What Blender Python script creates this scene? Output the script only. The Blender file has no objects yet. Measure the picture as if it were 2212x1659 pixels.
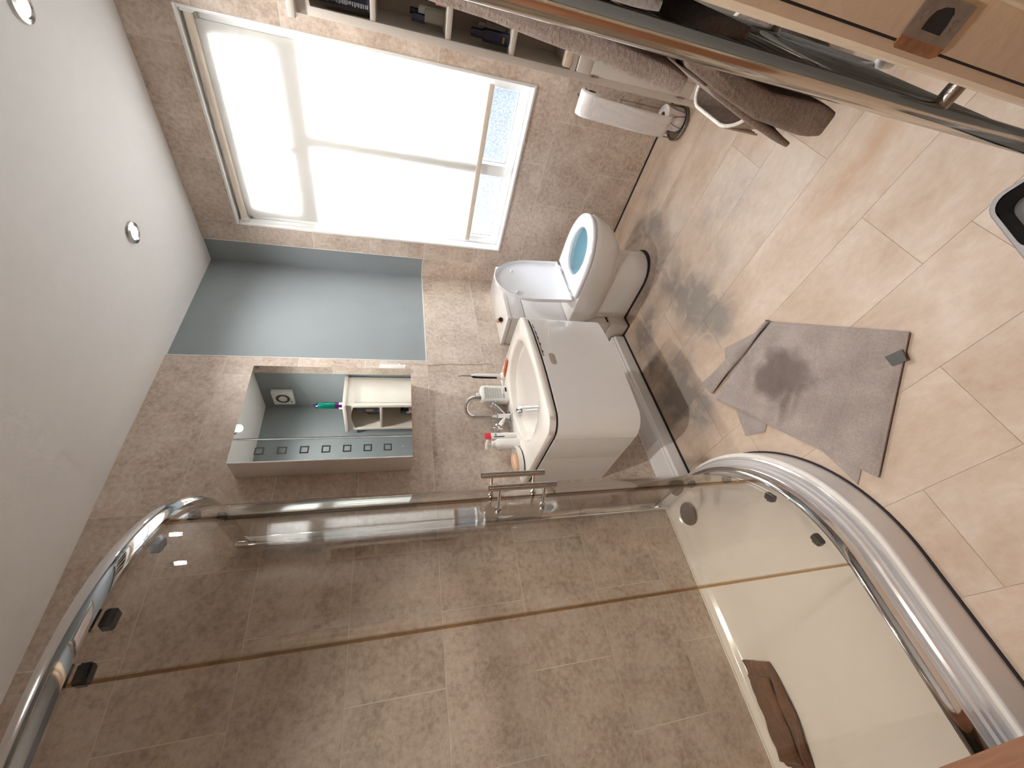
import bpy, bmesh, math, random
from mathutils import Vector, Matrix
random.seed(7)
PI = math.pi
scene = bpy.context.scene
COL = scene.collection

# ------------------------------------------------------------------ camera
YAW, PITCH, ROLL = math.radians(39.30758762), math.radians(16.37621296), math.radians(0.64302149)
FPX = 885.5873
CAM = Vector((0, 0, 1.39))
fw = Vector((math.sin(YAW)*math.cos(PITCH), math.cos(YAW)*math.cos(PITCH), -math.sin(PITCH)))
r0 = Vector((math.cos(YAW), -math.sin(YAW), 0)); u0 = r0.cross(fw)
rr = r0*math.cos(ROLL) + u0*math.sin(ROLL)
uu = -r0*math.sin(ROLL) + u0*math.cos(ROLL)
cd = bpy.data.cameras.new('camera')
cd.sensor_fit = 'HORIZONTAL'; cd.sensor_width = 36.0
cd.lens = 36.0*FPX/2212.0
cd.clip_start = 0.02
cam = bpy.data.objects.new('camera', cd); COL.objects.link(cam)
X, Y, Z = -uu, rr, -fw            # the phone was held upright, the picture lies on its side
cam.matrix_world = Matrix(((X.x, Y.x, Z.x, CAM.x), (X.y, Y.y, Z.y, CAM.y), (X.z, Y.z, Z.z, CAM.z), (0, 0, 0, 1)))
scene.camera = cam

# ------------------------------------------------------------------ sky, daylight, exposure
world = bpy.data.worlds.new('overcast_sky'); scene.world = world
world.use_nodes = True
bg = world.node_tree.nodes['Background']
bg.inputs[0].default_value = (0.85, 0.94, 1.0, 1)
bg.inputs[1].default_value = 21.0
LAMP_W = 17.0
scene.cycles.max_bounces = 6; scene.cycles.diffuse_bounces = 5; scene.cycles.glossy_bounces = 4
scene.cycles.transmission_bounces = 4; scene.cycles.transparent_max_bounces = 8
scene.cycles.caustics_reflective = False; scene.cycles.caustics_refractive = False
scene.cycles.adaptive_threshold = 0.10; scene.cycles.adaptive_min_samples = 16
scene.view_settings.view_transform = 'Standard'
scene.view_settings.look = 'None'
scene.view_settings.gamma = 1.0
scene.view_settings.use_curve_mapping = False
scene.view_settings.exposure = 1.14
pl = bpy.data.lights.new('window_portal', 'AREA')
pl.shape = 'RECTANGLE'; pl.size = 0.90; pl.size_y = 1.46; pl.cycles.is_portal = True
plo = bpy.data.objects.new('window_portal', pl); COL.objects.link(plo)
plo.location = (2.425, 0.988, 1.47)
plo.rotation_euler = (PI/2, 0, PI/2)     # faces -X, into the room

# ------------------------------------------------------------------ helpers
ORG = {}
def lin(c):
    return tuple(((v/255.0)/12.92 if v/255.0 <= 0.04045 else (((v/255.0)+0.055)/1.055)**2.4) for v in c)

def tag(o, label=None, cat=None, group=None, kind=None):
    if label: o['label'] = label
    if cat: o['category'] = cat
    if group: o['group'] = group
    if kind: o['kind'] = kind
    return o

def thing(name, loc, label=None, cat=None, group=None, kind=None):
    o = bpy.data.objects.new(name, None); COL.objects.link(o)
    o.location = loc; o.empty_display_size = 0.05
    ORG[o.name] = Vector(loc)
    return tag(o, label, cat, group, kind)

def fin(name, bm, mat, parent=None, smooth=False, angle=35):
    bmesh.ops.recalc_face_normals(bm, faces=bm.faces)
    me = bpy.data.meshes.new(name)
    if parent is not None:
        org = ORG[parent.name]
    else:
        vs = [v.co for v in bm.verts]
        org = Vector(((min(v.x for v in vs)+max(v.x for v in vs))/2, (min(v.y for v in vs)+max(v.y for v in vs))/2, min(v.z for v in vs)))
    bmesh.ops.translate(bm, verts=bm.verts, vec=-org)
    bm.to_mesh(me); bm.free()
    if smooth:
        me.shade_smooth()
        me.set_sharp_from_angle(angle=math.radians(angle))
    me.materials.append(mat)
    o = bpy.data.objects.new(name, me); COL.objects.link(o)
    if parent is not None:
        o.parent = parent
    else:
        o.location = org
    ORG[o.name] = org
    return o

def add_box(bm, x, y, z, bevel=0.0, seg=2):
    vs = [bm.verts.new((a, b, c)) for a in x for b in y for c in z]
    f = [(0, 1, 3, 2), (4, 6, 7, 5), (0, 4, 5, 1), (2, 3, 7, 6), (0, 2, 6, 4), (1, 5, 7, 3)]
    fs = [bm.faces.new([vs[i] for i in q]) for q in f]
    if bevel > 0:
        es = list({e for q in fs for e in q.edges})
        bmesh.ops.bevel(bm, geom=es, offset=bevel, segments=seg, affect='EDGES', profile=0.5)

def box(name, x, y, z, mat, parent=None, bevel=0.0, seg=2):
    bm = bmesh.new(); add_box(bm, x, y, z, bevel, seg)
    return fin(name, bm, mat, parent, smooth=bevel > 0, angle=60)

def frame_of(t):
    t = t.normalized()
    a = Vector((0, 0, 1)) if abs(t.z) < 0.9 else Vector((1, 0, 0))
    n = t.cross(a).normalized(); b = t.cross(n).normalized()
    return n, b

def add_tube(bm, pts, r, seg=12, caps=True, closed=False):
    pts = [Vector(p) for p in pts]; n = len(pts)
    rad = r if isinstance(r, (list, tuple)) else [r]*n
    rings = []; prev = None
    for i, p in enumerate(pts):
        if closed: t = pts[(i+1) % n]-pts[i-1]
        else: t = pts[min(i+1, n-1)]-pts[max(i-1, 0)]
        t.normalize()
        if prev is None:
            a, b = frame_of(t)
        else:
            a = prev - t*prev.dot(t)
            if a.length < 1e-5: a, b = frame_of(t)
            a.normalize(); b = t.cross(a).normalized()
        prev = a
        rings.append([bm.verts.new(p + (a*math.cos(2*PI*k/seg)+b*math.sin(2*PI*k/seg))*rad[i]) for k in range(seg)])
    m = n if closed else n-1
    for i in range(m):
        A, B = rings[i], rings[(i+1) % n]
        for k in range(seg):
            bm.faces.new((A[k], A[(k+1) % seg], B[(k+1) % seg], B[k]))
    if caps and not closed:
        bm.faces.new(rings[0][::-1]); bm.faces.new(rings[-1])

def tube(name, pts, r, mat, parent=None, seg=12, closed=False):
    bm = bmesh.new(); add_tube(bm, pts, r, seg, True, closed)
    return fin(name, bm, mat, parent, True, 50)

def loft(bm, loops, cap0=True, cap1=True, closed=True):
    R = [[bm.verts.new(p) for p in l] for l in loops]
    n = len(R[0])
    for A, B in zip(R[:-1], R[1:]):
        for k in range(n if closed else n-1):
            try: bm.faces.new((A[k], A[(k+1) % n], B[(k+1) % n], B[k]))
            except ValueError: pass
    if cap0: bm.faces.new(R[0][::-1])
    if cap1: bm.faces.new(R[-1])
    return R

def lathe(name, prof, c, mat, parent=None, seg=24, axis=(0, 0, 1), cap=True, smooth=True):
    """prof: list of (radius, height along axis) from c"""
    ax = Vector(axis).normalized(); a, b = frame_of(ax); c = Vector(c)
    bm = bmesh.new()
    loft(bm, [[c+ax*h+(a*math.cos(2*PI*k/seg)+b*math.sin(2*PI*k/seg))*max(r, 1e-4) for k in range(seg)] for r, h in prof], cap, cap)
    return fin(name, bm, mat, parent, smooth, 40)

def prism(name, outline, z0, z1, mat, parent=None, bevel=0.0, smooth=False):
    bm = bmesh.new()
    loft(bm, [[(x, y, z0) for x, y in outline], [(x, y, z1) for x, y in outline]])
    if bevel:
        es = [e for e in bm.edges if abs(e.verts[0].co.z-e.verts[1].co.z) < 1e-6]
        bmesh.ops.bevel(bm, geom=es, offset=bevel, segments=2, affect='EDGES')
    return fin(name, bm, mat, parent, smooth or bevel > 0, 40)

def rrect(x0, x1, y0, y1, r, n=6):
    out = []
    for cx, cy, a0 in ((x1-r, y1-r, 0), (x0+r, y1-r, 90), (x0+r, y0+r, 180), (x1-r, y0+r, 270)):
        for i in range(n+1):
            a = math.radians(a0+90*i/n); out.append((cx+r*math.cos(a), cy+r*math.sin(a)))
    return out

def text(name, s, size, mat, parent, loc, rx, extr=0.0004):
    """rx: 3x3 matrix columns = text right, text up, normal"""
    cu = bpy.data.curves.new(name, 'FONT'); cu.body = s; cu.size = size; cu.extrude = extr
    tmp = bpy.data.objects.new(name, cu); COL.objects.link(tmp)
    bpy.context.view_layer.update()
    dg = bpy.context.evaluated_depsgraph_get()
    me = bpy.data.meshes.new_from_object(tmp.evaluated_get(dg))
    bpy.data.objects.remove(tmp)
    bm = bmesh.new(); bm.from_mesh(me)
    M = Matrix(((rx[0][0], rx[1][0], rx[2][0], loc[0]), (rx[0][1], rx[1][1], rx[2][1], loc[1]), (rx[0][2], rx[1][2], rx[2][2], loc[2]), (0, 0, 0, 1)))
    bmesh.ops.transform(bm, matrix=M, verts=bm.verts)
    return fin(name, bm, mat, parent)

# ------------------------------------------------------------------ materials
def new_mat(name):
    m = bpy.data.materials.new(name); m.use_nodes = True
    nt = m.node_tree; return m, nt, nt.nodes, nt.links, nt.nodes['Principled BSDF']

def plain(name, rgb, rough=0.5, metal=0.0, bump=0.0, bscale=200.0, vary=0.0, vscale=20.0, coat=0.0, trans=0.0, sheen=0.0, spec=0.5):
    m, nt, N, L, b = new_mat(name)
    c = lin(rgb)
    b.inputs['Base Color'].default_value = (*c, 1)
    b.inputs['Roughness'].default_value = rough
    b.inputs['Metallic'].default_value = metal
    b.inputs['Coat Weight'].default_value = coat
    b.inputs['Specular IOR Level'].default_value = spec
    if trans: b.inputs['Transmission Weight'].default_value = trans
    if sheen: b.inputs['Sheen Weight'].default_value = sheen
    tc = N.new('ShaderNodeTexCoord')
    if vary > 0:
        n = N.new('ShaderNodeTexNoise'); n.inputs['Scale'].default_value = vscale; n.inputs['Detail'].default_value = 5
        L.new(tc.outputs['Object'], n.inputs['Vector'])
        r = N.new('ShaderNodeValToRGB')
        r.color_ramp.elements[0].position = 0.3; r.color_ramp.elements[1].position = 0.7
        r.color_ramp.elements[0].color = (*[v*(1-vary) for v in c], 1)
        r.color_ramp.elements[1].color = (*[min(1, v*(1+vary)) for v in c], 1)
        L.new(n.outputs['Fac'], r.inputs['Fac']); L.new(r.outputs['Color'], b.inputs['Base Color'])
    if bump > 0:
        n2 = N.new('ShaderNodeTexNoise'); n2.inputs['Scale'].default_value = bscale; n2.inputs['Detail'].default_value = 4
        L.new(tc.outputs['Object'], n2.inputs['Vector'])
        bp = N.new('ShaderNodeBump'); bp.inputs['Strength'].default_value = bump; bp.inputs['Distance'].default_value = 0.004
        L.new(n2.outputs['Fac'], bp.inputs['Height']); L.new(bp.outputs['Normal'], b.inputs['Normal'])
    return m

def tile_mat(name, dark, mid, light, rough=0.45, scale=1.0):
    m, nt, N, L, b = new_mat(name)
    geo = N.new('ShaderNodeNewGeometry'); inf = N.new('ShaderNodeObjectInfo')
    add = N.new('ShaderNodeVectorMath'); add.operation = 'ADD'
    mul = N.new('ShaderNodeVectorMath'); mul.operation = 'SCALE'; mul.inputs[3].default_value = 17.0
    comb = N.new('ShaderNodeCombineXYZ')
    for i in range(3): L.new(inf.outputs['Random'], comb.inputs[i])
    L.new(comb.outputs[0], mul.inputs[0]); L.new(geo.outputs['Position'], add.inputs[0]); L.new(mul.outputs[0], add.inputs[1])
    n1 = N.new('ShaderNodeTexNoise'); n1.inputs['Scale'].default_value = 7*scale; n1.inputs['Detail'].default_value = 8; n1.inputs['Roughness'].default_value = 0.62
    n2 = N.new('ShaderNodeTexNoise'); n2.inputs['Scale'].default_value = 55*scale; n2.inputs['Detail'].default_value = 5; n2.inputs['Roughness'].default_value = 0.7
    L.new(add.outputs[0], n1.inputs['Vector']); L.new(add.outputs[0], n2.inputs['Vector'])
    mx = N.new('ShaderNodeMix'); mx.data_type = 'FLOAT'; mx.inputs[0].default_value = 0.55
    L.new(n1.outputs['Fac'], mx.inputs[2]); L.new(n2.outputs['Fac'], mx.inputs[3])
    r = N.new('ShaderNodeValToRGB'); e = r.color_ramp.elements
    e[0].position = 0.36; e[0].color = (*lin(dark), 1); e[1].position = 0.66; e[1].color = (*lin(light), 1)
    k = e.new(0.49); k.color = (*lin(mid), 1)
    L.new(mx.outputs[0], r.inputs['Fac'])
    hv = N.new('ShaderNodeHueSaturation')
    mr = N.new('ShaderNodeMapRange'); mr.inputs[3].default_value = 0.94; mr.inputs[4].default_value = 1.06
    L.new(inf.outputs['Random'], mr.inputs[0]); L.new(mr.outputs[0], hv.inputs['Value'])
    L.new(r.outputs['Color'], hv.inputs['Color']); L.new(hv.outputs['Color'], b.inputs['Base Color'])
    b.inputs['Roughness'].default_value = rough
    bp = N.new('ShaderNodeBump'); bp.inputs['Strength'].default_value = 0.25; bp.inputs['Distance'].default_value = 0.002
    L.new(n2.outputs['Fac'], bp.inputs['Height']); L.new(bp.outputs['Normal'], b.inputs['Normal'])
    return m

STAINS = [  # x, y, radius x, radius y, strength : grey stains in the vinyl round the toilet
    (1.99, .99, .075, .07, .9), (2.08, 1.07, .05, .08, .6), (1.90, .955, .05, .05, .8), (1.72, 1.01, .08, .10, .55), (1.58, 1.06, .10, .09, .65),
    (1.42, 1.03, .11, .09, .95), (1.32, .98, .08, .07, .75), (1.17, .95, .075, .065, 1.15), (1.27, 1.08, .10, .08, .75),
    (1.56, 1.33, .055, .10, 1.15), (1.49, 1.43, .06, .07, .9), (1.70, 1.26, .04, .10, .7), (1.80, 1.13, .05, .06, .7),
    (1.34, 1.46, .07, .06, .75), (1.20, 1.40, .10, .09, .7), (1.07, 1.42, .09, .09, 1.0), (1.02, 1.36, .06, .07, .9), (1.16, 1.27, .07, .06, .75),
    (.90, 1.31, .07, .07, .95), (.97, 1.26, .05, .04, .8), (2.10, .74, .07, .05, .45), (2.12, .86, .06, .05, .55), (1.52, .53, .08, .07, .35),
    (1.60, .70, .12, .10, .35), (1.37, .79, .10, .06, .3), (1.85, .85, .12, .09, .35)]
def floor_mat():
    m, nt, N, L, b = new_mat('vinyl_floor')
    geo = N.new('ShaderNodeNewGeometry'); inf = N.new('ShaderNodeObjectInfo')
    sc = N.new('ShaderNodeVectorMath'); sc.operation = 'MULTIPLY'; sc.inputs[1].default_value = (1.0, 0.62, 1.0)
    L.new(geo.outputs['Position'], sc.inputs[0])
    comb = N.new('ShaderNodeCombineXYZ'); L.new(inf.outputs['Random'], comb.inputs[0]); L.new(inf.outputs['Random'], comb.inputs[2])
    ml = N.new('ShaderNodeVectorMath'); ml.operation = 'SCALE'; ml.inputs[3].default_value = 3.0; L.new(comb.outputs[0], ml.inputs[0])
    ad = N.new('ShaderNodeVectorMath'); ad.operation = 'ADD'; L.new(sc.outputs[0], ad.inputs[0]); L.new(ml.outputs[0], ad.inputs[1])
    n1 = N.new('ShaderNodeTexNoise'); n1.inputs['Scale'].default_value = 6.5; n1.inputs['Detail'].default_value = 9; n1.inputs['Roughness'].default_value = 0.6; n1.inputs['Distortion'].default_value = 0.5
    n2 = N.new('ShaderNodeTexNoise'); n2.inputs['Scale'].default_value = 42; n2.inputs['Detail'].default_value = 5; n2.inputs['Roughness'].default_value = 0.7
    L.new(ad.outputs[0], n1.inputs['Vector']); L.new(ad.outputs[0], n2.inputs['Vector'])
    mx = N.new('ShaderNodeMix'); mx.data_type = 'FLOAT'; mx.inputs[0].default_value = 0.36
    L.new(n1.outputs['Fac'], mx.inputs[2]); L.new(n2.outputs['Fac'], mx.inputs[3])
    r = N.new('ShaderNodeValToRGB'); e = r.color_ramp.elements
    e[0].position = 0.30; e[0].color = (*lin((176, 150, 126)), 1); e[1].position = 0.70; e[1].color = (*lin((210, 194, 178)), 1)
    k = e.new(0.5); k.color = (*lin((194, 173, 153)), 1)
    L.new(mx.outputs[0], r.inputs['Fac'])
    # stains: sum of soft ellipses broken up by noise
    sep = N.new('ShaderNodeSeparateXYZ'); L.new(geo.outputs['Position'], sep.inputs[0])
    n3 = N.new('ShaderNodeTexNoise'); n3.inputs['Scale'].default_value = 13; n3.inputs['Detail'].default_value = 6; n3.inputs['Roughness'].default_value = 0.55; n3.inputs['Distortion'].default_value = 0.8
    L.new(geo.outputs['Position'], n3.inputs['Vector'])
    def M(op, a, b_, c_=None):
        n = N.new('ShaderNodeMath'); n.operation = op
        for i, v in enumerate((a, b_, c_)):
            if v is None: continue
            if isinstance(v, (int, float)): n.inputs[i].default_value = v
            else: L.new(v, n.inputs[i])
        return n.outputs[0]
    def blob(x, y, rx, ry, s):
        a = N.new('ShaderNodeVectorMath'); a.operation = 'MULTIPLY_ADD'
        L.new(geo.outputs['Position'], a.inputs[0]); a.inputs[1].default_value = (1/rx, 1/ry, 0); a.inputs[2].default_value = (-x/rx, -y/ry, 0)
        d = N.new('ShaderNodeVectorMath'); d.operation = 'DOT_PRODUCT'; L.new(a.outputs[0], d.inputs[0]); L.new(a.outputs[0], d.inputs[1])
        return M('MULTIPLY', M('POWER', 0.54, d.outputs['Value']), s)
    tot = None
    for st in STAINS:
        v = blob(*st); tot = v if tot is None else M('ADD', tot, v)
    fac = M('MULTIPLY', tot, M('MULTIPLY_ADD', n3.outputs['Fac'], 1.9, -0.30))
    cl = N.new('ShaderNodeClamp'); cl.inputs['Max'].default_value = 0.80; L.new(fac, cl.inputs['Value'])
    ms = N.new('ShaderNodeMix'); ms.data_type = 'RGBA'; ms.inputs[7].default_value = (*lin((122, 117, 113)), 1)
    L.new(cl.outputs[0], ms.inputs[0]); L.new(r.outputs['Color'], ms.inputs[6])
    # long rusty streak in front of the towel radiator
    w = N.new('ShaderNodeClamp'); L.new(M('MULTIPLY', blob(1.125, .27, .030, .15, 1.0), M('MULTIPLY_ADD', n3.outputs['Fac'], 1.2, 0.1)), w.inputs['Value']); w.inputs['Max'].default_value = 0.75
    m2 = N.new('ShaderNodeMix'); m2.data_type = 'RGBA'; m2.inputs[7].default_value = (*lin((178, 144, 112)), 1)
    L.new(w.outputs[0], m2.inputs[0]); L.new(ms.outputs[2], m2.inputs[6])
    hv = N.new('ShaderNodeHueSaturation'); mr = N.new('ShaderNodeMapRange'); mr.inputs[3].default_value = 0.95; mr.inputs[4].default_value = 1.04
    L.new(inf.outputs['Random'], mr.inputs[0]); L.new(mr.outputs[0], hv.inputs['Value'])
    L.new(m2.outputs[2], hv.inputs['Color']); L.new(hv.outputs['Color'], b.inputs['Base Color'])
    b.inputs['Roughness'].default_value = 0.42
    bp = N.new('ShaderNodeBump'); bp.inputs['Strength'].default_value = 0.12; bp.inputs['Distance'].default_value = 0.002
    L.new(n2.outputs['Fac'], bp.inputs['Height']); L.new(bp.outputs['Normal'], b.inputs['Normal'])
    return m

def glass_mat(name, tint, rough=0.0, ior=1.5, bump=0.0, refl=1.0):
    m = bpy.data.materials.new(name); m.use_nodes = True
    nt = m.node_tree; N, L = nt.nodes, nt.links; N.clear()
    out = N.new('ShaderNodeOutputMaterial'); tr = N.new('ShaderNodeBsdfTransparent'); gl = N.new('ShaderNodeBsdfGlossy')
    tr.inputs['Color'].default_value = (*tint, 1); gl.inputs['Roughness'].default_value = rough
    gl.inputs['Color'].default_value = (refl, refl, refl, 1)
    fr = N.new('ShaderNodeFresnel'); geo = N.new('ShaderNodeNewGeometry')
    io = N.new('ShaderNodeMapRange'); io.inputs[3].default_value = ior; io.inputs[4].default_value = 1.0/ior   # same reflectance from both sides
    L.new(geo.outputs['Backfacing'], io.inputs[0]); L.new(io.outputs[0], fr.inputs['IOR'])
    mx = N.new('ShaderNodeMixShader')
    L.new(fr.outputs[0], mx.inputs[0]); L.new(tr.outputs[0], mx.inputs[1]); L.new(gl.outputs[0], mx.inputs[2]); L.new(mx.outputs[0], out.inputs[0])
    return m

def frosted_mat():
    m = bpy.data.materials.new('obscure_glass'); m.use_nodes = True
    nt = m.node_tree; N, L = nt.nodes, nt.links; N.clear()
    out = N.new('ShaderNodeOutputMaterial'); tr = N.new('ShaderNodeBsdfTransparent'); tl = N.new('ShaderNodeBsdfTranslucent'); gl = N.new('ShaderNodeBsdfGlossy')
    tc = N.new('ShaderNodeTexCoord'); v = N.new('ShaderNodeTexVoronoi'); v.inputs['Scale'].default_value = 120; v.feature = 'SMOOTH_F1'
    L.new(tc.outputs['Object'], v.inputs['Vector'])
    bp = N.new('ShaderNodeBump'); bp.inputs['Strength'].default_value = 0.6; bp.inputs['Distance'].default_value = 0.003
    L.new(v.outputs['Distance'], bp.inputs['Height'])
    L.new(bp.outputs['Normal'], tl.inputs['Normal']); L.new(bp.outputs['Normal'], gl.inputs['Normal'])
    gl.inputs['Roughness'].default_value = 0.1; tl.inputs['Color'].default_value = (.80, .86, .92, 1); rp = N.new('ShaderNodeValToRGB'); rp.color_ramp.elements[0].color = (.50, .50, .52, 1); rp.color_ramp.elements[1].color = (.86, .84, .84, 1); rp.color_ramp.elements[1].position = .6
    L.new(v.outputs['Distance'], rp.inputs[0]); L.new(rp.outputs[0], tr.inputs['Color'])
    a = N.new('ShaderNodeMixShader'); a.inputs[0].default_value = 0.03
    b = N.new('ShaderNodeMixShader'); b.inputs[0].default_value = 0.06
    L.new(tr.outputs[0], a.inputs[1]); L.new(tl.outputs[0], a.inputs[2]); L.new(a.outputs[0], b.inputs[1]); L.new(gl.outputs[0], b.inputs[2]); L.new(b.outputs[0], out.inputs[0])
    return m

def blind_mat():
    m = bpy.data.materials.new('blind_fabric'); m.use_nodes = True
    nt = m.node_tree; N, L = nt.nodes, nt.links; N.clear()
    out = N.new('ShaderNodeOutputMaterial'); df = N.new('ShaderNodeBsdfDiffuse'); tl = N.new('ShaderNodeBsdfTranslucent'); mx = N.new('ShaderNodeMixShader')
    tc = N.new('ShaderNodeTexCoord'); n = N.new('ShaderNodeTexNoise'); n.inputs['Scale'].default_value = 400
    L.new(tc.outputs['Object'], n.inputs['Vector'])
    r = N.new('ShaderNodeValToRGB'); r.color_ramp.elements[0].color = (.87, .855, .82, 1); r.color_ramp.elements[1].color = (.92, .905, .875, 1)
    L.new(n.outputs['Fac'], r.inputs[0]); L.new(r.outputs[0], df.inputs[0]); L.new(r.outputs[0], tl.inputs[0])
    mx.inputs[0].default_value = 0.5
    L.new(df.outputs[0], mx.inputs[1]); L.new(tl.outputs[0], mx.inputs[2]); L.new(mx.outputs[0], out.inputs[0])
    return m

def wood_mat(name, c0, c1, axis=2):
    m, nt, N, L, b = new_mat(name)
    tc = N.new('ShaderNodeTexCoord'); mp = N.new('ShaderNodeMapping')
    s = [14, 14, 14]; s[axis] = 1.2; mp.inputs['Scale'].default_value = s
    n = N.new('ShaderNodeTexNoise'); n.inputs['Scale'].default_value = 3; n.inputs['Detail'].default_value = 8; n.inputs['Distortion'].default_value = 0.6
    L.new(tc.outputs['Object'], mp.inputs[0]); L.new(mp.outputs[0], n.inputs['Vector'])
    r = N.new('ShaderNodeValToRGB'); r.color_ramp.elements[0].position = .3; r.color_ramp.elements[1].position = .7
    r.color_ramp.elements[0].color = (*lin(c0), 1); r.color_ramp.elements[1].color = (*lin(c1), 1)
    L.new(n.outputs['Fac'], r.inputs[0]); L.new(r.outputs[0], b.inputs['Base Color']); b.inputs['Roughness'].default_value = 0.5
    return m

def fabric_mat(name, c0, c1, scale=120, bump=0.8, stain=None):
    m, nt, N, L, b = new_mat(name)
    tc = N.new('ShaderNodeTexCoord')
    n = N.new('ShaderNodeTexNoise'); n.inputs['Scale'].default_value = scale; n.inputs['Detail'].default_value = 6; n.inputs['Roughness'].default_value = 0.7
    n2 = N.new('ShaderNodeTexNoise'); n2.inputs['Scale'].default_value = 9; n2.inputs['Detail'].default_value = 5
    L.new(tc.outputs['Object'], n.inputs['Vector']); L.new(tc.outputs['Object'], n2.inputs['Vector'])
    mx = N.new('ShaderNodeMix'); mx.data_type = 'FLOAT'; mx.inputs[0].default_value = 0.5
    L.new(n.outputs['Fac'], mx.inputs[2]); L.new(n2.outputs['Fac'], mx.inputs[3])
    r = N.new('ShaderNodeValToRGB'); r.color_ramp.elements[0].position = .32; r.color_ramp.elements[1].position = .68
    r.color_ramp.elements[0].color = (*lin(c0), 1); r.color_ramp.elements[1].color = (*lin(c1), 1)
    L.new(mx.outputs[0], r.inputs[0])
    col = r.outputs[0]
    if stain:
        x, y, rad, rgb = stain
        geo = N.new('ShaderNodeNewGeometry')
        vd = N.new('ShaderNodeVectorMath'); vd.operation = 'DISTANCE'; vd.inputs[1].default_value = (x, y, 0.01)
        L.new(geo.outputs['Position'], vd.inputs[0])
        mr = N.new('ShaderNodeMapRange'); mr.inputs[1].default_value = rad; mr.inputs[2].default_value = rad*0.45; mr.inputs[3].default_value = 0; mr.inputs[4].default_value = 0.75
        mr.interpolation_type = 'SMOOTHSTEP'
        n5 = N.new('ShaderNodeTexNoise'); n5.inputs['Scale'].default_value = 11; n5.inputs['Detail'].default_value = 3
        L.new(geo.outputs['Position'], n5.inputs['Vector'])
        wob = N.new('ShaderNodeMath'); wob.operation = 'MULTIPLY_ADD'; wob.inputs[1].default_value = 0.16
        L.new(n5.outputs['Fac'], wob.inputs[0]); L.new(vd.outputs['Value'], wob.inputs[2])
        ofs = N.new('ShaderNodeMath'); ofs.operation = 'SUBTRACT'; ofs.inputs[1].default_value = 0.08; L.new(wob.outputs[0], ofs.inputs[0])
        L.new(ofs.outputs[0], mr.inputs[0])
        ms = N.new('ShaderNodeMix'); ms.data_type = 'RGBA'; ms.inputs[7].default_value = (*lin(rgb), 1)
        L.new(mr.outputs[0], ms.inputs[0]); L.new(col, ms.inputs[6]); col = ms.outputs[2]
    L.new(col, b.inputs['Base Color'])
    b.inputs['Roughness'].default_value = 0.95; b.inputs['Sheen Weight'].default_value = 0.25; b.inputs['Specular IOR Level'].default_value = 0.15
    bp = N.new('ShaderNodeBump'); bp.inputs['Strength'].default_value = bump; bp.inputs['Distance'].default_value = 0.004
    L.new(n.outputs['Fac'], bp.inputs['Height']); L.new(bp.outputs['Normal'], b.inputs['Normal'])
    return m

def emit_mat(name, rgb, s):
    m = bpy.data.materials.new(name); m.use_nodes = True
    nt = m.node_tree; nt.nodes.clear(); out = nt.nodes.new('ShaderNodeOutputMaterial'); e = nt.nodes.new('ShaderNodeEmission')
    e.inputs[0].default_value = (*rgb, 1); e.inputs[1].default_value = s; nt.links.new(e.outputs[0], out.inputs[0]); return m

MT = {}
MT['tile'] = tile_mat('wall_tile', (174, 155, 139), (206, 189, 174), (229, 217, 204), 0.42)
MT['grout'] = plain('grout', (232, 222, 210), 0.8, bump=0.2, vary=0.05)
MT['floor'] = floor_mat()
MT['floor_joint'] = plain('floor_joint', (168, 142, 116), 0.7, vary=0.08)
MT['ceiling'] = plain('ceiling_paint', (240, 238, 237), 0.85, bump=0.08, bscale=300, vary=0.01)
MT['blue'] = plain('blue_grey_paint', (148, 156, 159), 0.75, bump=0.12, bscale=160, vary=0.02, vscale=6)
MT['upvc'] = plain('white_upvc', (240, 240, 238), 0.25, vary=0.01)
MT['white'] = plain('white_gloss', (236, 233, 230), 0.18, vary=0.01, coat=0.3)
MT['ceramic'] = plain('white_ceramic', (242, 240, 237), 0.08, vary=0.005, coat=0.6)
MT['basin'] = plain('cream_ceramic', (240, 234, 226), 0.10, vary=0.006, coat=0.6)
MT['lidp'] = plain('white_seat_plastic', (240, 241, 245), 0.14, vary=0.005, coat=0.4)
MT['blue_bowl'] = plain('bowl_reflected_blue', (176, 208, 218), 0.10, vary=0.02, coat=0.5)  # blue of the reflections put into the ceramic's colour
MT['water'] = plain('blue_water', (140, 190, 200), 0.03, vary=0.05, vscale=12, coat=0.5)
MT['cream'] = plain('cream_paint', (214, 196, 170), 0.45, bump=0.15, bscale=60, vary=0.05, vscale=9)
MT['cabinet'] = plain('off_white_cabinet_paint', (226, 217, 206), 0.40, bump=0.08, bscale=120, vary=0.02)
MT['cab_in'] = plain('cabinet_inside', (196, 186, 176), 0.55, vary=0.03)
MT['raw'] = plain('chipped_cabinet_edge', (232, 214, 190), 0.6, vary=0.10, vscale=30)
MT['chrome'] = plain('chrome', (225, 225, 226), 0.06, 1.0, vary=0.01)
MT['satin'] = plain('satin_chrome', (205, 200, 196), 0.18, 1.0, vary=0.02)
MT['pole'] = plain('nickel_tube', (205, 196, 184), 0.13, 1.0, vary=0.02)
MT['steel'] = plain('worn_steel', (160, 150, 140), 0.35, 1.0, bump=0.2, bscale=200, vary=0.15, vscale=60)
MT['rust'] = plain('rusty_steel', (156, 116, 86), 0.5, 0.7, bump=0.3, bscale=200, vary=0.25, vscale=80)
MT['black'] = plain('black_plastic', (18, 18, 20), 0.35, vary=0.05)
MT['sealant'] = plain('sealant_and_gap_shade', (34, 26, 26), 0.7, vary=0.2)  # real sealant, and the painted shade in gaps between parts
MT['mirror'] = plain('mirror_silver', (238, 242, 240), 0.005, 1.0)
MT['tray'] = plain('cream_acrylic_tray', (234, 228, 218), 0.14, vary=0.01, coat=0.4)
MT['trayside'] = plain('white_acrylic_panel', (236, 233, 232), 0.18, vary=0.01, coat=0.3)
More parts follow.
